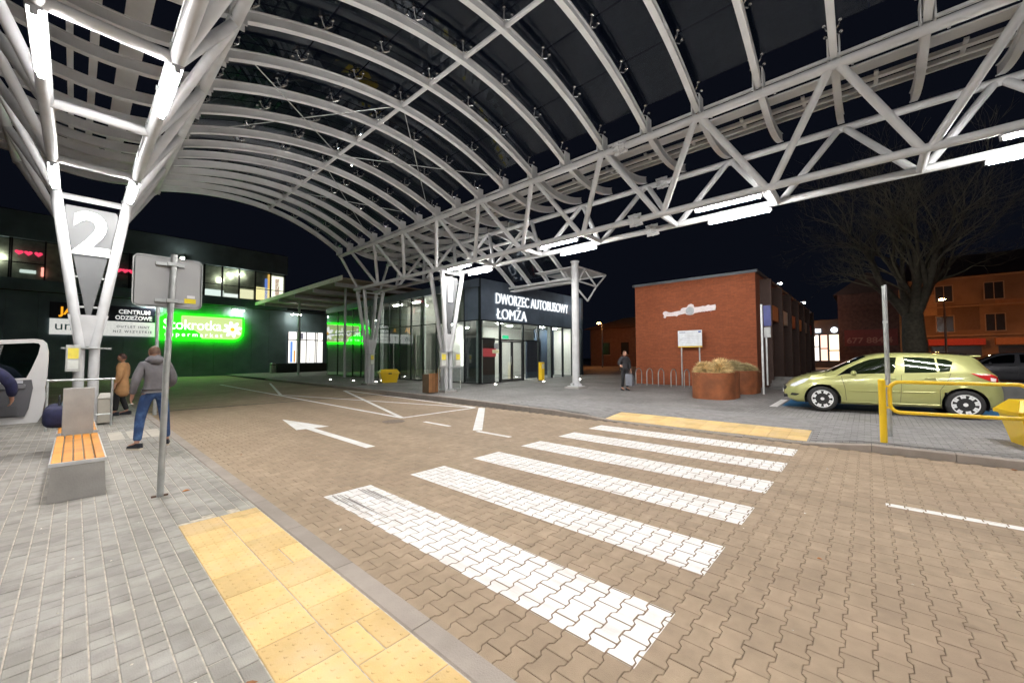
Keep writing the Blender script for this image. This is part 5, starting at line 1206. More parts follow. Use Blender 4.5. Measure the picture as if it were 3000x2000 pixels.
# ------------------------------------------------------------------ people
def skin_obj(name, verts, edges, rads, m, parent, sub=2, root=0):
    me = bpy.data.meshes.new(name); me.from_pydata(verts, edges, []); me.materials.append(m)
    o = link(name, me, parent); sk = o.modifiers.new('skin', 'SKIN'); sk.use_smooth_shade = True
    sv = me.skin_vertices[0].data
    for i, rr in enumerate(rads): sv[i].radius = rr if isinstance(rr, tuple) else (rr, rr)
    sv[root].use_root = True
    ss = o.modifiers.new('sub', 'SUBSURF'); ss.levels = ss.render_levels = sub
    return o
M_skin = mat('skin', (.48, .26, .18), .55, 0, .06, 12); M_hairb = mat('brown_hair', (.09, .045, .025), .6, 0, .3, 40, .5, 120)
def person(label, loc, rz, pose, cloth, h=1.78):
    """pose: joint positions in a 1.78 m figure facing +Y (local)"""
    t = thing('person', label, 'person', loc, rz); k = h/1.78; t.scale = (k,)*3
    J = dict(pelvis=(0,0,.98), waist=(0,0,1.10), chest=(0,.0,1.32), neck=(0,-.01,1.50), nk2=(0,0,1.555), hL=(-.10,0,.93), hR=(.10,0,.93), kL=(-.12,.03,.52), kR=(.12,.03,.52), aL=(-.13,-.02,.10), aR=(.13,-.02,.10), tL=(-.15,.16,.04), tR=(.15,.16,.04),
             sL=(-.19,-.01,1.44), sR=(.19,-.01,1.44), eL=(-.26,-.02,1.16), eR=(.26,-.02,1.16), wL=(-.27,.06,.92), wR=(.27,.06,.92), head=(0,.02,1.66), hd2=(0,.02,1.72)); J.update(pose)
    # body: one continuous skinned figure with five-fingered hands
    names = ['pelvis','waist','chest','neck','nk2','hL','hR','kL','kR','aL','aR','tL','tR','sL','sR','eL','eR','wL','wR']
    V = [J[n] for n in names]; ix = {n: i for i, n in enumerate(names)}
    R_ = [(.13,.10),(.12,.09),(.14,.10),(.06,.06),(.055,.055),.085,.085,.055,.055,.04,.04,.03,.03,.06,.06,.042,.042,.03,.03]
    E_ = [(ix[a], ix[c]) for a, c in (('pelvis','waist'),('waist','chest'),('chest','neck'),('neck','nk2'),('pelvis','hL'),('pelvis','hR'),('hL','kL'),('hR','kR'),('kL','aL'),('kR','aR'),('aL','tL'),('aR','tR'),('chest','sL'),('chest','sR'),('sL','eL'),('sR','eR'),('eL','wL'),('eR','wR'))]
    for s, w, e in ((-1, 'wL', 'eL'), (1, 'wR', 'eR')):
        d = (Vector(J[w])-Vector(J[e])).normalized(); fw = Vector((0, 1, 0)); fw = (fw-d*fw.dot(d)).normalized(); palm = Vector(J[w])+d*.06
        V.append(tuple(palm)); R_.append((.034, .022)); pi_ = len(V)-1; E_.append((ix[w], pi_))
        inn = Vector((-s, 0, 0))
        for q, (off, L_) in enumerate(((.030, .075), (.011, .085), (-.009, .08), (-.028, .062))):
            p1 = palm+fw*off+d*.045; p2 = p1+d*L_*.5+inn*.012; p3 = p2+d*L_*.4+inn*.03
            for p, rr in ((p1, .0105), (p2, .0095), (p3, .008)): V.append(tuple(p)); R_.append(rr)
            m_ = len(V); E_ += [(pi_, m_-3), (m_-3, m_-2), (m_-2, m_-1)]
        p1 = Vector(J[w])+d*.035+fw*.034+inn*.01; p2 = p1+fw*.022+d*.035; p3 = p2+d*.028
        for p, rr in ((p1, .013), (p2, .011), (p3, .009)): V.append(tuple(p)); R_.append(rr)
        m_ = len(V); E_ += [(ix[w], m_-3), (m_-3, m_-2), (m_-2, m_-1)]
    body = skin_obj('body', V, E_, R_, M_skin, t, 1)
    # head with face, ears, hair
    hp = Vector(J['head']); b = MB(); bm = bmesh.new(); bmesh.ops.create_uvsphere(bm, u_segments=24, v_segments=18, radius=1)
    for v in bm.verts:
        x, y, z = v.co; w = 1-.22*max(0, -z)**1.3
        nx_, ny_, nz_ = x*.076*w, y*.098*(1-.12*max(0, -z)), z*.118
        if y > .75 and abs(x) < .25: ny_ += .022*math.exp(-((z+.12)/.16)**2)*math.exp(-(x/.16)**2)
        if y > .6: ny_ -= .010*math.exp(-((z-.08)/.12)**2)*math.exp(-((abs(x)-.38)/.15)**2)
        if y > .6: ny_ += .006*math.exp(-((z+.52)/.08)**2)*math.exp(-(x/.3)**2)
        v.co = (nx_, ny_, nz_)
    bm.verts.index_update(); yawh = pose.get('yaw', 0)
    Rh = Matrix.Translation(hp) @ Matrix.Rotation(yawh, 4, 'Z') @ Matrix.Rotation(pose.get('nod', 0), 4, 'X')
    b.add([Rh @ v.co for v in bm.verts], [[v.index for v in q.verts] for q in bm.faces]); hd = b.build('head', M_skin, t, smooth=True)
    b = MB()
    for s in (-1, 1):
        vs = [Rh @ Vector((s*(.074+.008*sin(c)), -.005+.016*cos(a)*sin(c)-.008, -.012+.032*sin(a)*sin(c))) for c in (.3, .9, 1.57, 2.4) for a in np.linspace(0, 2*pi, 11)[:-1]]
        b.add(vs, [(i*10+k, i*10+(k+1) % 10, (i+1)*10+(k+1) % 10, (i+1)*10+k) for i in range(3) for k in range(10)])
    b.build('ears', M_skin, hd, smooth=True)
    b = MB()
    for s in (-1, 1):
        vs = [Rh @ Vector((s*.029+.012*cos(a)*sin(c), .083+.008*cos(c), .012+.007*sin(a)*sin(c))) for c in (.1, .8, 1.57) for a in np.linspace(0, 2*pi, 9)[:-1]]
        b.add(vs, [(i*8+k, i*8+(k+1) % 8, (i+1)*8+(k+1) % 8, (i+1)*8+k) for i in range(2) for k in range(8)])
    b.build('eyes', mat('eye_dark', (.03, .02, .02), .2), hd)
    bm2 = MB(); vs = []; fs = []; mp = {}
    for q in bm.faces:
        c = q.calc_center_median(); 
        if (c.z > .035 and (c.y < .06 or c.z > .075)) or (c.y < -.005 and c.z > pose.get('hairlow', -.045)):
            idx = []
            for v in q.verts:
                if v.index not in mp: mp[v.index] = len(vs); vs.append(Rh @ (v.co*1.06+Vector((0, -.004, .004))))
                idx.append(mp[v.index])
            fs.append(idx)
    bm2.add(vs, fs); bm2.build('hair', cloth.get('hairm', M_hairb), hd, smooth=True); bm.free()
    g = lambda n: J[n]
    # trousers
    V = [g('pelvis'), (g('pelvis')[0], g('pelvis')[1], g('pelvis')[2]+.09), g('hL'), g('hR'), g('kL'), g('kR')]
    for a in ('L', 'R'):
        kk, aa = Vector(g('k'+a)), Vector(g('a'+a)); V += [tuple(kk.lerp(aa, .5)), tuple(kk.lerp(aa, .93))]
    lw = cloth.get('legw', 1.0)
    skin_obj('trousers', V, [(0,1),(0,2),(0,3),(2,4),(3,5),(4,6),(6,7),(5,8),(8,9)], [(.165,.125),(.155,.115),(.105*lw,.10*lw),(.105*lw,.10*lw),.078*lw,.078*lw,.068*lw,.062*lw,.068*lw,.062*lw], cloth['legs'], t)
    # upper garment
    top = cloth['top']; V = [g('waist'), g('chest'), g('sL'), g('sR'), g('eL'), g('eR')]; lo = cloth.get('hem', .93)
    for a in ('L', 'R'):
        e, w = Vector(g('e'+a)), Vector(g('w'+a)); V += [tuple(e.lerp(w, .5)), tuple(e.lerp(w, .95))]
    p0 = Vector(g('pelvis')); V += [(p0.x, p0.y, .5*(lo+1.10)), (p0.x, p0.y, lo), tuple(Vector(g('neck'))+Vector((0, -.005, .0)))]
    bw = cloth.get('bulk', 1.0); fl = cloth.get('flare', 1.0)
    skin_obj('jacket', V, [(0,1),(1,2),(1,3),(2,4),(3,5),(4,6),(6,7),(5,8),(8,9),(0,10),(10,11),(1,12)], [(.165*bw,.125*bw),(.185*bw,.135*bw),.092*bw,.092*bw,.070*bw,.070*bw,.060*bw,.048*bw,.060*bw,.048*bw,(.175*bw*fl,.135*bw*fl),(.18*bw*fl,.14*bw*fl),(.095,.085)], top, t)
    if cloth.get('hood'):
        b = MB(); bmh = bmesh.new(); bmesh.ops.create_icosphere(bmh, subdivisions=3, radius=1); c = Vector(g('neck'))+Vector((0, -.055, .035))
        for v in bmh.verts: v.co = (v.co.x*.125, v.co.y*.085+(.03 if v.co.z > .3 else 0), v.co.z*.085*(1+.2*math.sin(v.co.x*7)))
        bmh.verts.index_update(); b.add([c+v.co for v in bmh.verts], [[v.index for v in q.verts] for q in bmh.faces]); bmh.free(); b.build('hood', top, t, smooth=True)
        b = MB(); b.tube([(Vector(g('neck'))+Vector((.115*sin(a), .075*cos(a)-.01, .03+.02*cos(a)))) for a in np.linspace(0, 2*pi, 17)[:-1]], .032, 8, closed=True); b.build('collar', top, t, smooth=True)
    for a in ('L', 'R'):
        an, to = Vector(g('a'+a)), Vector(g('t'+a)); d = to-an; d.z = 0; d.normalize(); sd = Vector((d.y, -d.x, 0)); b = MB(); c0 = Vector((an.x, an.y, 0))
        out = [(-.085, .030), (-.07, .040), (.0, .040), (.09, .048), (.15, .040), (.175, .012)]
        pts = [(x, w) for x, w in out]+[(x, -w) for x, w in out[::-1]]; hs = lambda x: .105 if x < .02 else (.10-.045*min(1, (x-.02)/.10))
        lowv = [c0+d*x+sd*w for x, w in pts]; n = len(pts)
        vs = [v+Vector((0,0,.0)) for v in lowv]+[v+Vector((0,0,.028)) for v in lowv]+[c0+d*(x*.97)+sd*(w*.72)+Vector((0,0,hs(x))) for x, w in pts]
        b.add(vs, [tuple(range(n-1,-1,-1))]+[(i, (i+1) % n, n+(i+1) % n, n+i) for i in range(n)], 1); b.add(vs, [(n+i, n+(i+1) % n, 2*n+(i+1) % n, 2*n+i) for i in range(n)]+[tuple(range(2*n, 3*n))], 0)
        b.build('shoe', [cloth['shoe'], cloth.get('sole', M_black)], t, auto=False)
    return t, J
M_jean = mat('blue_jeans', (.022, .060, .17), .8, 0, .3, 5, 1.0, 14, dirt=.7, dirtcol=(.13, .22, .38), dscale=5)
M_hood = mat('grey_hoodie', (.135, .130, .140), .9, 0, .16, 9, 1.0, 11)
M_shoe = mat('dark_shoe', (.012, .015, .025), .6); M_sole = mat('pale_sole', (.55, .48, .38), .7)
man, Jm = person('man in grey hoodie and blue jeans seen from behind, smoking', (.98, 9.52, ZP), RAD(6), dict(
    hL=(-.10,0,.94), hR=(.10,0,.94), kL=(-.17,.05,.52), kR=(.16,.06,.52), aL=(-.215,-.03,.10), aR=(.20,.06,.10), tL=(-.30,.10,.04), tR=(.25,.23,.04),
    sL=(-.175,-.01,1.43), sR=(.175,-.01,1.43), eL=(-.262,-.05,1.17), wL=(-.285,.02,.93), eR=(.265,.0,1.16), wR=(.235,.20,1.04), head=(-.005,.05,1.655), nod=-.30, yaw=.25), dict(legs=M_jean, top=M_hood, shoe=M_shoe, sole=M_sole, hood=True, bulk=.98, hem=.95, legw=1.0), 1.80)
b = MB(); w = Vector(Jm['wL']); b.tube([w+Vector((.02,-.01,-.14)), w+Vector((-.05,-.03,-.155))], .0045, 6); b.build('cigarette', mat('cigarette_white', (.8, .78, .72), .7), man)
M_coat = mat('tan_coat', (.46, .25, .11), .85, 0, .15, 7, 1.0, 9)
person('person in tan coat and dark trousers walking behind the man', (.92, 15.6, ZP), RAD(70), dict(kL=(-.10,.08,.52), aL=(-.10,.10,.10), tL=(-.11,.28,.04), kR=(.10,.03,.52), aR=(.11,-.10,.10), tR=(.12,.08,.04)),
       dict(legs=mat('dark_trousers', (.012, .012, .014), .8), top=M_coat, shoe=M_shoe, bulk=1.15, hem=.50, flare=1.15, hairm=mat('auburn_hair', (.06, .025, .018), .6, 0, .3, 40)), 1.72)
person('person in dark clothes standing near the brick wall', (16.5, 8.1, gz(16.5, 8.1)), RAD(150), dict(eR=(.34,.08,1.2), wR=(.40,.28,1.12)),
       dict(legs=mat('charcoal_trousers', (.022, .022, .025), .8), top=mat('charcoal_jacket', (.030, .028, .032), .85), shoe=M_shoe, bulk=1.1, hem=.86), 1.76)
b = MB(); b.box((16.05, 7.55, gz(16,7.6)+.25), (16.10, 7.85, gz(16,7.6)+.75)); b.box((16.11, 7.55, gz(16,7.6)+.25), (16.25, 7.85, gz(16,7.6)+.70)); b.tube([(16.15, 7.62, .95), (16.2, 7.7, 1.08), (16.15, 7.78, .95)], .008, 6); tag(b.build('carrier_bag', mat('pale_bag', (.16, .17, .20), .6)), 'pale carrier bag beside the person in dark clothes', 'bag')
person('person in navy jacket by the open van door', (-.99, 10.32, .12), RAD(-10), dict(wR=(.30,.20,.98), eR=(.33,.05,1.2), yaw=-.7), dict(legs=M_jean, top=M_navy, shoe=M_shoe, bulk=1.15, hem=.88), 1.72)

# ------------------------------------------------------------------ white van with its door open
van = thing('white_van', 'white van at the platform edge with its passenger door open', 'van', (-1.62, 10.95, 0))
M_vw = mat('van_white', (.66, .66, .66), .35, 0, .05, 2, coat=.4, dirt=.2); M_vg = mat('door_lining', (.095, .095, .105), .6, 0, .08, 6, .2, 60)
b = MB()   # body lofted along Y (front is +Y)
st_ = [(-4.6, .35, 2.3, .90), (-4.5, .30, 2.42, .96), (-1.2, .28, 2.45, .98), (-.1, .28, 2.40, .98), (.55, .28, 1.75, .97), (.85, .28, 1.32, .96), (1.45, .28, 1.15, .90), (1.75, .32, .95, .78), (1.85, .40, .75, .62)]
ns_ = 12; V = []
for y, zl, zt, w in st_:
    for q in range(ns_):
        a = 2*pi*q/ns_+pi/ns_; c, s = cos(a), sin(a); V.append((-.98+math.copysign(abs(c)**.35, c)*w, y, (zl+zt)/2+math.copysign(abs(s)**.35, s)*(zt-zl)/2))
b.add(V, [(i*ns_+k, i*ns_+(k+1) % ns_, (i+1)*ns_+(k+1) % ns_, (i+1)*ns_+k) for i in range(len(st_)-1) for k in range(ns_)]+[tuple(range(ns_)), tuple(range(len(V)-1, len(V)-ns_-1, -1))]); b.build('body', M_vw, van, auto=True)
b = MB(); b.box((-.02, -.95, .62), (.012, .25, 1.55)); b.build('door_opening', M_black, van)
for y in (1.0, -3.4):
    for x in (-.12, -1.84):
        w_ = bpy.data.objects.new('wheel', None); COL.objects.link(w_); w_.parent = van; w_.location = (x, y, .34); w_.rotation_euler = (0, 0, -pi/2 if x > -1 else pi/2); w_.scale = (1.08,)*3; link('tyre', me_ty, w_); link('rim', me_rm, w_)
# door in the plane Y = 0, hinge at X ~ 0, trailing edge at X ~ 1.3
door = bpy.data.objects.new('door', None); COL.objects.link(door); door.parent = van; door.location = (.0, -.15, 0)
W0_, W1_ = .05, 1.31
def dpl(name, outer, inner, y0, y1, m, par):
    b = MB(); n = len(outer); vs = [(x, y, z) for y in (y0, y1) for (x, z) in outer]+[(x, y, z) for y in (y0, y1) for (x, z) in inner]
    fs = []
    for i in range(n):
        j = (i+1) % n; fs += [(i, j, 2*n+j, 2*n+i), (n+j, n+i, 3*n+i, 3*n+j), (i, n+i, n+j, j), (2*n+j, 3*n+j, 3*n+i, 2*n+i)]
    b.add(vs, fs); return b.build(name, m, par)
fr_o = [(.35, 1.20), (1.29, 1.20), (1.31, 1.40), (1.315, 1.80), (1.29, 1.97), (1.24, 2.03), (1.15, 2.045), (.75, 2.01), (.60, 1.96), (.40, 1.70)]
fr_i = [(.45, 1.36), (1.08, 1.37), (1.13, 1.52), (1.20, 1.78), (1.22, 1.93), (1.20, 1.965), (1.14, 1.975), (.80, 1.945), (.68, 1.91), (.52, 1.70)]
dpl('window_frame', fr_o, fr_i, -.05, .04, M_vw, door)
b = MB(); b.prism([(x, z) for x, z in fr_i], 0, .006, Matrix.Translation((0, 0, 0)) @ ROTS['-y']); b.build('window', glass('van_glass', (.45, .55, .52), .10), door)
b = MB(); out = [(.05, .60), (1.22, .60), (1.27, .72), (1.30, 1.0), (1.29, 1.199), (.05, 1.199)]; b.prism(out, -.02, .045, ROTS['-y']); b.build('door_shell', M_vw, door)
b = MB(); out = [(.06, .72), (1.08, .72), (1.12, .85), (1.16, 1.20), (1.14, 1.34), (.40, 1.32), (.06, 1.30)]; b.prism(out, .046, .085, ROTS['-y']); b.build('lining', M_vg, door)
b = MB(); b.box((.42, -.115, 1.19), (1.08, -.086, 1.27), bev=.02); b.build('armrest', mat('armrest_grey', (.16, .16, .17), .5), door)
b = MB(); b.box((.15, -.13, .74), (1.0, -.086, .92), bev=.03); b.build('door_pocket', M_vg, door)
b = MB(); b.box((.80, -.12, 1.285), (1.05, -.087, 1.33)); b.build('paper', mat('pale_paper', (.55, .55, .60), .7), door)
b = MB(); b.lathe([(.012, -.092), (.028, -.089), (.028, -.086)], (.74, 0, 1.05), 'y', 10); b.lathe([(.012, -.092), (.02, -.089), (.02, -.086)], (.90, 0, .86), 'y', 10); b.build('speaker_badge', mat('badge', (.5, .48, .3), .4), door)
b = MB(); b.box((1.262, -.035, 1.02), (1.305, .03, 1.10)); b.build('latch', M_galv, door)
b = MB(); b.tube([(.70, -.02, 1.36), (.80, -.02, 1.93)], .022, 6); b.build('seat_belt', mat('belt_grey', (.12, .12, .12), .7), door)
door.rotation_euler = (0, 0, RAD(-2))
# ------------------------------------------------------------------ far surroundings on the right and behind
M_tw = mat('orange_render', (.22, .14, .09), .85, 0, .3, .7, .3, 12, dirt=.9, dirtcol=(.07, .045, .035), dscale=.35)
fc = thing('apartment_house', 'old rendered house behind the tree lit orange by street lamps', 'building', (0, 0, 0))
FX = 56.0
def fbox(name, a, c, m, par=fc): b = MB(); b.box(a, c); return b.build(name, m, par)
fbox('wall', (FX, -34, 0), (FX+10, -3.2, 9.2), M_tw); 
b = MB(); b.add([(FX-.4,-34,9.2),(FX-.4,-2.9,9.2),(FX+10.4,-2.9,9.2),(FX+10.4,-34,9.2),(FX+5,-34,12),(FX+5,-3.5,12)], [(0,4,5,1),(1,5,2),(2,5,4,3),(3,4,0)]); b.build('roof', mat('dark_roof', (.06, .035, .03), .8), fc)
k = 0
for z0, z1 in ((4.0, 5.5), (6.9, 8.4)):
    for i in range(9):
        y = -5.6-i*3.1; w = fbox('window', (FX-.05, y-.55, z0), (FX-.02, y+.55, z1), mat('dark_window', (.02, .02, .024), .2))
        for a_, c_ in (((y-.62, z0-.07), (y+.62, z0)), ((y-.62, z1), (y+.62, z1+.07)), ((y-.62, z0), (y-.55, z1)), ((y+.55, z0), (y+.62, z1)), ((y-.025, z0), (y+.025, z1))): fbox('frame', (FX-.08, a_[0], a_[1]), (FX-.051, c_[0], c_[1]), mat('window_frame_brown', (.30, .22, .16), .6), w)
for y0, y1, c in ((-8.0, -4.4, (.45, .05, .03)), (-12.5, -8.6, (.40, .16, .06)), (-17, -13, (.35, .12, .06))):
    fbox('shop_awning', (FX-.5, y0, 2.7), (FX-.06, y1, 3.3), mat('awning%d' % int(-y0), c, .6)); fbox('shop_window', (FX-.06, y0+.2, .5), (FX-.02, y1-.2, 2.6), mat('shop_dark', (.03, .025, .025), .3))
bb2 = thing('gable_house', 'dim brick gable house carrying a red banner left of the tree', 'building')
fbox('wall', (46, -2.2, 0), (56, 1.9, 7.2), mat('gable_brick', (.10, .05, .04), .85, 0, .3, 4, .4, 14), bb2)
b = MB(); b.add([(45.8,-2.5,7.2),(45.8,2.2,7.2),(56,2.2,7.2),(56,-2.5,7.2),(45.8,-.15,9.0),(56,-.15,9.0)], [(0,1,4),(1,2,5,4),(3,0,4,5),(2,3,5)]); b.build('roof', MATS['dark_roof'], bb2)
fbox('banner', (45.93, -1.9, 2.6), (45.97, 1.5, 4.0), mat('red_banner', (.16, .018, .012), .6), bb2)
fbox('downpipe', (45.8, -2.15, 0), (45.92, -2.03, 7.2), mat('orange_pipe', (.45, .18, .05), .6), bb2)
def free_text(txt, x, y0, y1, z0, cap, m, par):
    me = text_mesh(txt, 1.0, depth=.02, bold=.02); xs_ = [v.co.x for v in me.vertices]; a, w = min(xs_), max(xs_)-min(xs_)
    for v in me.vertices: v.co = ((v.co.x-a)*(y0-y1)/w, v.co.y*cap/.735, v.co.z)
    me.transform(Matrix.Translation((x, y0, z0)) @ ROTS['-x']); me.materials.clear(); me.materials.append(m); return link('lettering', me, par)
free_text('677 884 4', 45.91, 1.35, -1.6, 2.85, .5, mat('banner_letters', (.34, .12, .08), .6), bb2)
# lit corner shop at the end of the row
sh = thing('corner_shop', 'small brightly lit corner shop at the end of the shop row', 'shop')
fbox('wall', (48.3, 1.7, 0), (54, 5.2, 5.2), mat('shop_wall_dark', (.04, .035, .035), .8), sh)
SW = [(1.95, 2.7, (1, .75, .5), .8), (2.85, 3.35, (1, .6, .45), .7), (3.5, 3.9, (.9, .8, .7), .9), (4.0, 4.7, (1, .7, .35), .8)]
for i, (a, c, co, s) in enumerate(SW):
    w = fbox('shop_window', (48.2, a, 1.3), (48.28, c, 3.75), emit('corner_shop%d' % i, co, s), sh); fbox('frame', (48.15, a-.07, 1.2), (48.3, a, 3.8), M_mul, w); fbox('shelf', (48.16, a, 2.2+.2*i), (48.19, c, 2.3+.2*i), M_mul, w)
me = text_mesh('SBA', 1, depth=.04, bold=.02)
fbox('shop_sign', (48.1, 3.3, 4.0), (48.16, 4.6, 4.35), emit('shop_sign_white', (.8, .9, 1), 1.2), sh)
b = MB(); b.lathe([(.02, 0), (.26, 0), (.26, .05), (.02, .05)], n=16); o = link('round_sign', b.mesh('round_sign', MATS['shop_sign_white']), sh, (48.15, 2.3, 4.2)); o.rotation_euler = (0, -pi/2, 0)
# street lamps
M_sod = emit('sodium_glow', (1.0, .36, .09), 190.0); M_ledl = emit('led_glow', (.75, .92, 1.0), 160.0)
def street_lamp(x, y, h, glow, lab, arm, group, size=.16):
    t = thing('street_lamp', lab, 'street lamp', (x, y, 0), 0, group)
    b = MB(); b.tube([(0,0,0), (0,0,h*.6), (0,0,h)], [.09, .07, .05], 8); b.build('pole', mat('lamp_pole', (.22, .20, .19), .5, .4), t, auto=True)
    ax, ay = arm; b = MB(); b.tube([(0,0,h-.05), (ax*.5, ay*.5, h+.15), (ax, ay, h+.15)], .035, 6); b.build('arm', MATS['lamp_pole'], t)
    b = MB(); b.box((ax-.28, ay-.13, h+.10), (ax+.28, ay+.13, h+.24), bev=.04); b.build('lamp_head', MATS['lamp_pole'], t)
    b = MB(); b.lathe([(.02, h-.02), (size, h+.02), (size, h+.09), (.05, h+.10)], (ax, ay, 0), n=10); b.build('lamp_glass', glow, t, smooth=True)
street_lamp(40.0, 22.3, 5.5, M_sod, 'orange street lamp before the small roofed house', (0, .4), 'orange street lamps')
street_lamp(45.0, 6.5, 6.0, M_sod, 'orange street lamp over the shop row, nearest the brick corner', (-.4, 0), 'orange street lamps')
street_lamp(45.5, 5.55, 6.1, M_sod, 'orange street lamp behind the shop row toward the corner shop', (0, -.5), 'orange street lamps')
street_lamp(48.0, -14.5, 6.4, M_sod, 'orange street lamp before the old rendered house', (1, 0), 'orange street lamps', .22)
street_lamp(50.0, -5.0, 6.6, M_sod, 'orange street lamp hidden behind the tree', (1, 0), 'orange street lamps', .2)
street_lamp(40.0, 6.25, 7.85, M_ledl, 'tall white street lamp right of the brick corner', (0, .6), 'white street lamps', .10)
street_lamp(40.2, 5.75, 7.85, M_ledl, 'second white street lamp beside the tall one', (0, -.4), 'white street lamps', .10)
street_lamp(52.0, 6.2, 7.4, M_ledl, 'white street lamp farther down the shop row', (0, .5), 'white street lamps', .10)
street_lamp(52.2, 5.4, 7.4, M_ledl, 'farthest white street lamp over the shop row', (0, -.5), 'white street lamps', .10)
# small house behind the orange lamp
hs = thing('small_house', 'small brown house with low hipped roof behind the orange lamp', 'house')
fbox('wall', (45, 17.5, 0), (53, 26.8, 5.3), mat('house_brown', (.12, .06, .045), .8, 0, .2, 3), hs)
b = MB(); b.add([(44.3,17,5.3),(44.3,27.4,5.3),(53.7,27.4,5.3),(53.7,17,5.3),(49,20.5,6.9),(49,24,6.9)], [(0,4,5,1),(1,5,2),(2,5,4,3),(3,4,0)]); b.build('roof', mat('house_roof', (.30, .16, .08), .8), hs)
for y in (19.5, 22, 24.5): w = fbox('window', (44.95, y-.5, 2.0), (44.99, y+.5, 3.5), MATS['dark_window'], hs); fbox('frame', (44.92, y-.58, 1.93), (44.949, y+.58, 2.0), MATS['window_frame_brown'], w)
# bare tree
def bare_tree(x, y, label, seed, h, r0):
    t = thing('bare_tree', label, 'tree', (x, y, .1)); q = random.Random(seed); b = MB(); tw = MB(); M_bark = mat('bark', (.085, .075, .055), .9, 0, .3, 6, .6, 30)
    def grow(p, d, L_, rad, lev, mb):
        n = 4 if lev < 3 else 3; pts = [p]; rr = [rad]; dd = d.copy(); pos = p.copy()
        for i in range(n):
            dd = (dd+Vector((q.gauss(0,.10), q.gauss(0,.10), q.gauss(.04,.06)))).normalized(); pos = pos+dd*L_/n; pts.append(pos.copy()); rr.append(rad*(1-.5*(i+1)/n))
        mb.tube(pts, rr, 8 if lev < 2 else (5 if lev < 3 else 3), cap=False)
        if lev >= 5: return
        kids = (4, 4, 4, 4, 3)[lev]
        for c in range(kids):
            i = q.randint(1, n) if c else n; base = pts[i]; a = q.uniform(0, 2*pi); sp = q.uniform(.35, .85)
            ax = dd.orthogonal().normalized(); ax.rotate(Matrix.Rotation(a, 3, dd)); nd = (dd*cos(sp)+ax*sin(sp)); nd.z += .10; nd.normalize()
            grow(base, nd, L_*q.uniform(.58, .80), max(.006, rr[i]*q.uniform(.5, .72)), lev+1, b if lev+1 < 2 else tw)
    tr = MB(); trp = [Vector((0,0,0)), Vector((.05,0,1.2)), Vector((0,.08,2.6)), Vector((.06,.1,4.2))]; tr.tube(trp, [r0*1.15, r0, r0*.92, r0*.8], 14); tr.build('trunk', M_bark, t, smooth=True)
    for k in range(5):
        a = k*2*pi/5+.4; grow(trp[3]-Vector((0,0,.2+.25*(k % 2))), Vector((cos(a)*.55, sin(a)*.55, 1)).normalized(), h*.28, r0*.5, 0, b)
    b.build('limbs', M_bark, t, smooth=True); tw.build('crown', mat('twigs', (.14, .125, .085), .9, 0, .3, 3), t, smooth=False)
bare_tree(35, -2.25, 'big bare winter tree in front of the orange-lit house', 11, 15, .60)
# low hedge / dark wall behind the parked car, steps and kerb blocks
b = MB(); b.box((17.3, -9, .1), (17.6, .3, .95)); tag(b.build('low_wall', mat('low_wall_stone', (.10, .10, .095), .85, 0, .2, 4, .4, 30)), 'low dark wall behind the green hatchback', 'wall')
b = MB()
for k in range(4): b.box((20.7+k*.35, .2, .2+k*.14), (21.05+k*.35, 3.3, .34+k*.14))
tag(b.build('steps', mat('step_concrete', (.16, .155, .15), .85, 0, .15, 4, .3, 40)), 'concrete steps leading up beside the brick pavilion', 'steps')
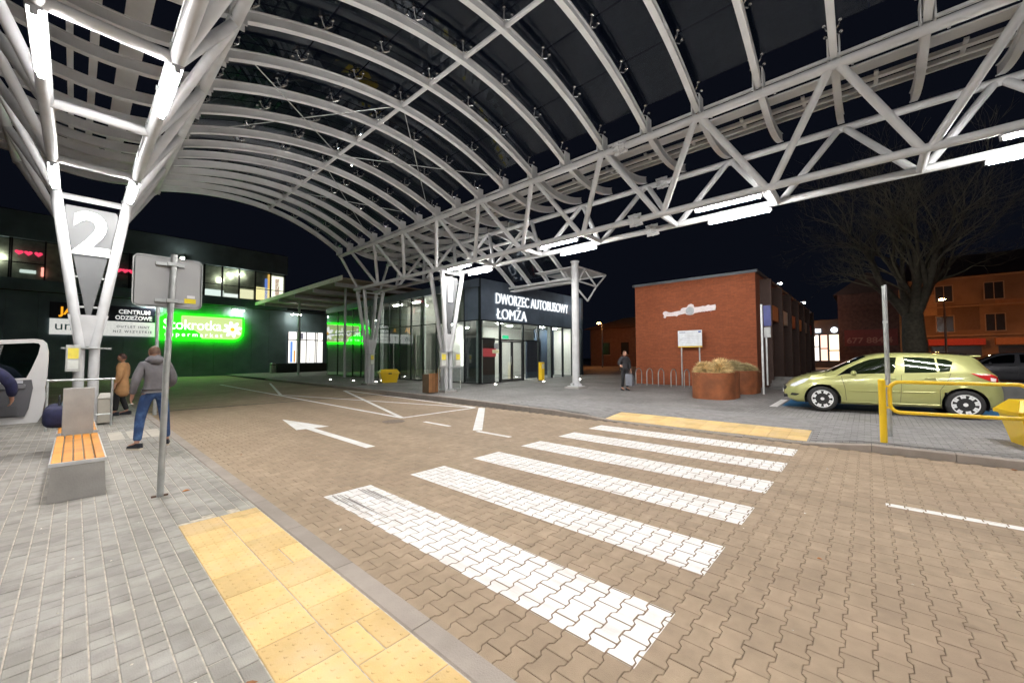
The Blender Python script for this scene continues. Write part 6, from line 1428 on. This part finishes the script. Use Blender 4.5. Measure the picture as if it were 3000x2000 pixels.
# autumn leaves and scraps of paper
M_leaf = mat('fallen_leaf', (.50, .20, .07), .7, 0, .3, 20, rand=.4); M_scrap = mat('paper_scrap', (.75, .74, .68), .7, rand=.2)
def leafmesh(s, m):
    b = MB(); p = [(0,-.5),(.22,-.3),(.34,0),(.2,.3),(0,.55),(-.22,.28),(-.32,0),(-.2,-.3)]; vs = [(x*s, y*s, .012*abs(x)*3*s/.06+.004) for x, y in p]+[(0, 0, .002)]
    b.add(vs, [(8, i, (i+1) % 8) for i in range(8)]); return b.mesh('fallen_leaf', m)
lm1, lm2 = leafmesh(.075, M_leaf), leafmesh(.04, M_leaf); lm3 = leafmesh(.035, M_scrap)
LEAF = [(.60, 2.24, ZP, lm1, 'dry orange leaf beside the yellow tactile slabs'), (.93, 6.05, ZP, lm1, 'dry leaf near the foot of the street pole'), (.43, 2.45, ZP, lm3, 'white scrap on the platform paving near the tactile slabs'),
        (1.56, 4.55, .004, lm2, 'small brown leaf in the gutter at the far end of the tactile slabs'), (1.555, 3.45, .004, lm2, 'small brown leaf in the gutter beside the tactile slabs'), (1.56, 2.35, .004, lm2, 'leaf in the gutter nearest the lens'),
        (1.80, 3.9, .002, lm3, 'tiny pale scrap on the road by the first stripe'), (5.3, .55, .002, lm3, 'white scrap on the road beyond the second stripe'), (9.30, -1.55, .004, lm1, 'crumpled white litter at the right kerb'),
        (4.2, .35, .002, lm2, 'small reddish leaf on the bare road blocks'), (7.6, .5, .002, lm3, 'small pale scrap right of the fourth stripe'), (2.0, 8.2, .002, lm2, 'small leaf on the road beyond the crossing')]
for x, y, z, m_, lab in LEAF:
    o = link('fallen_leaf' if 'leaf' in lab else 'litter_scrap', m_, None, (x, y, z+.003)); o.rotation_euler = (rnd.uniform(-.1, .1), rnd.uniform(-.1, .1), rnd.uniform(0, 6)); tag(o, lab, 'leaf' if 'leaf' in lab else 'litter')

b = MB(); q = random.Random(21)    # crumbs, grit and flakes trodden into the paving
for i in range(170):
    if i < 110: x, y, z = q.uniform(1.6, 9.2), q.uniform(-1.5, 11), .0028
    else: x, y, z = q.uniform(-1.0, .65), q.uniform(2.2, 10), ZP+.0028
    s_ = q.uniform(.004, .012); a = q.uniform(0, pi); p = [(x+s_*cos(a+k*pi/2.5)*q.uniform(.5, 1), y+s_*sin(a+k*pi/2.5)*q.uniform(.5, 1)) for k in range(5)]
    b.add([(px_, py_, z) for px_, py_ in p]+[(x, y, z+s_*.5)], [(k, (k+1) % 5, 5) for k in range(5)])
tag(b.build('grit', mat('grit_flakes', (.55, .50, .42), .8, island=.6)), 'pale crumbs and grit scattered over the paving', kind='stuff')
# extra trim on the old house
for z in (3.55, 6.3, 9.0): fbox('cornice', (FX-.14, -34, z), (FX-.005, -3.25, z+.14), mat('cornice_stone', (.30, .20, .13), .8))
for k in range(12): fbox('plaster_patch', (FX-.03, -5-2.4*k-q.random(), 3.8+q.random()*4), (FX-.006, -4.2-2.4*k+q.random(), 4.6+q.random()*4.2), mat('patch%d' % (k % 3), [(.33, .22, .14), (.12, .08, .06), (.26, .14, .08)][k % 3], .85))
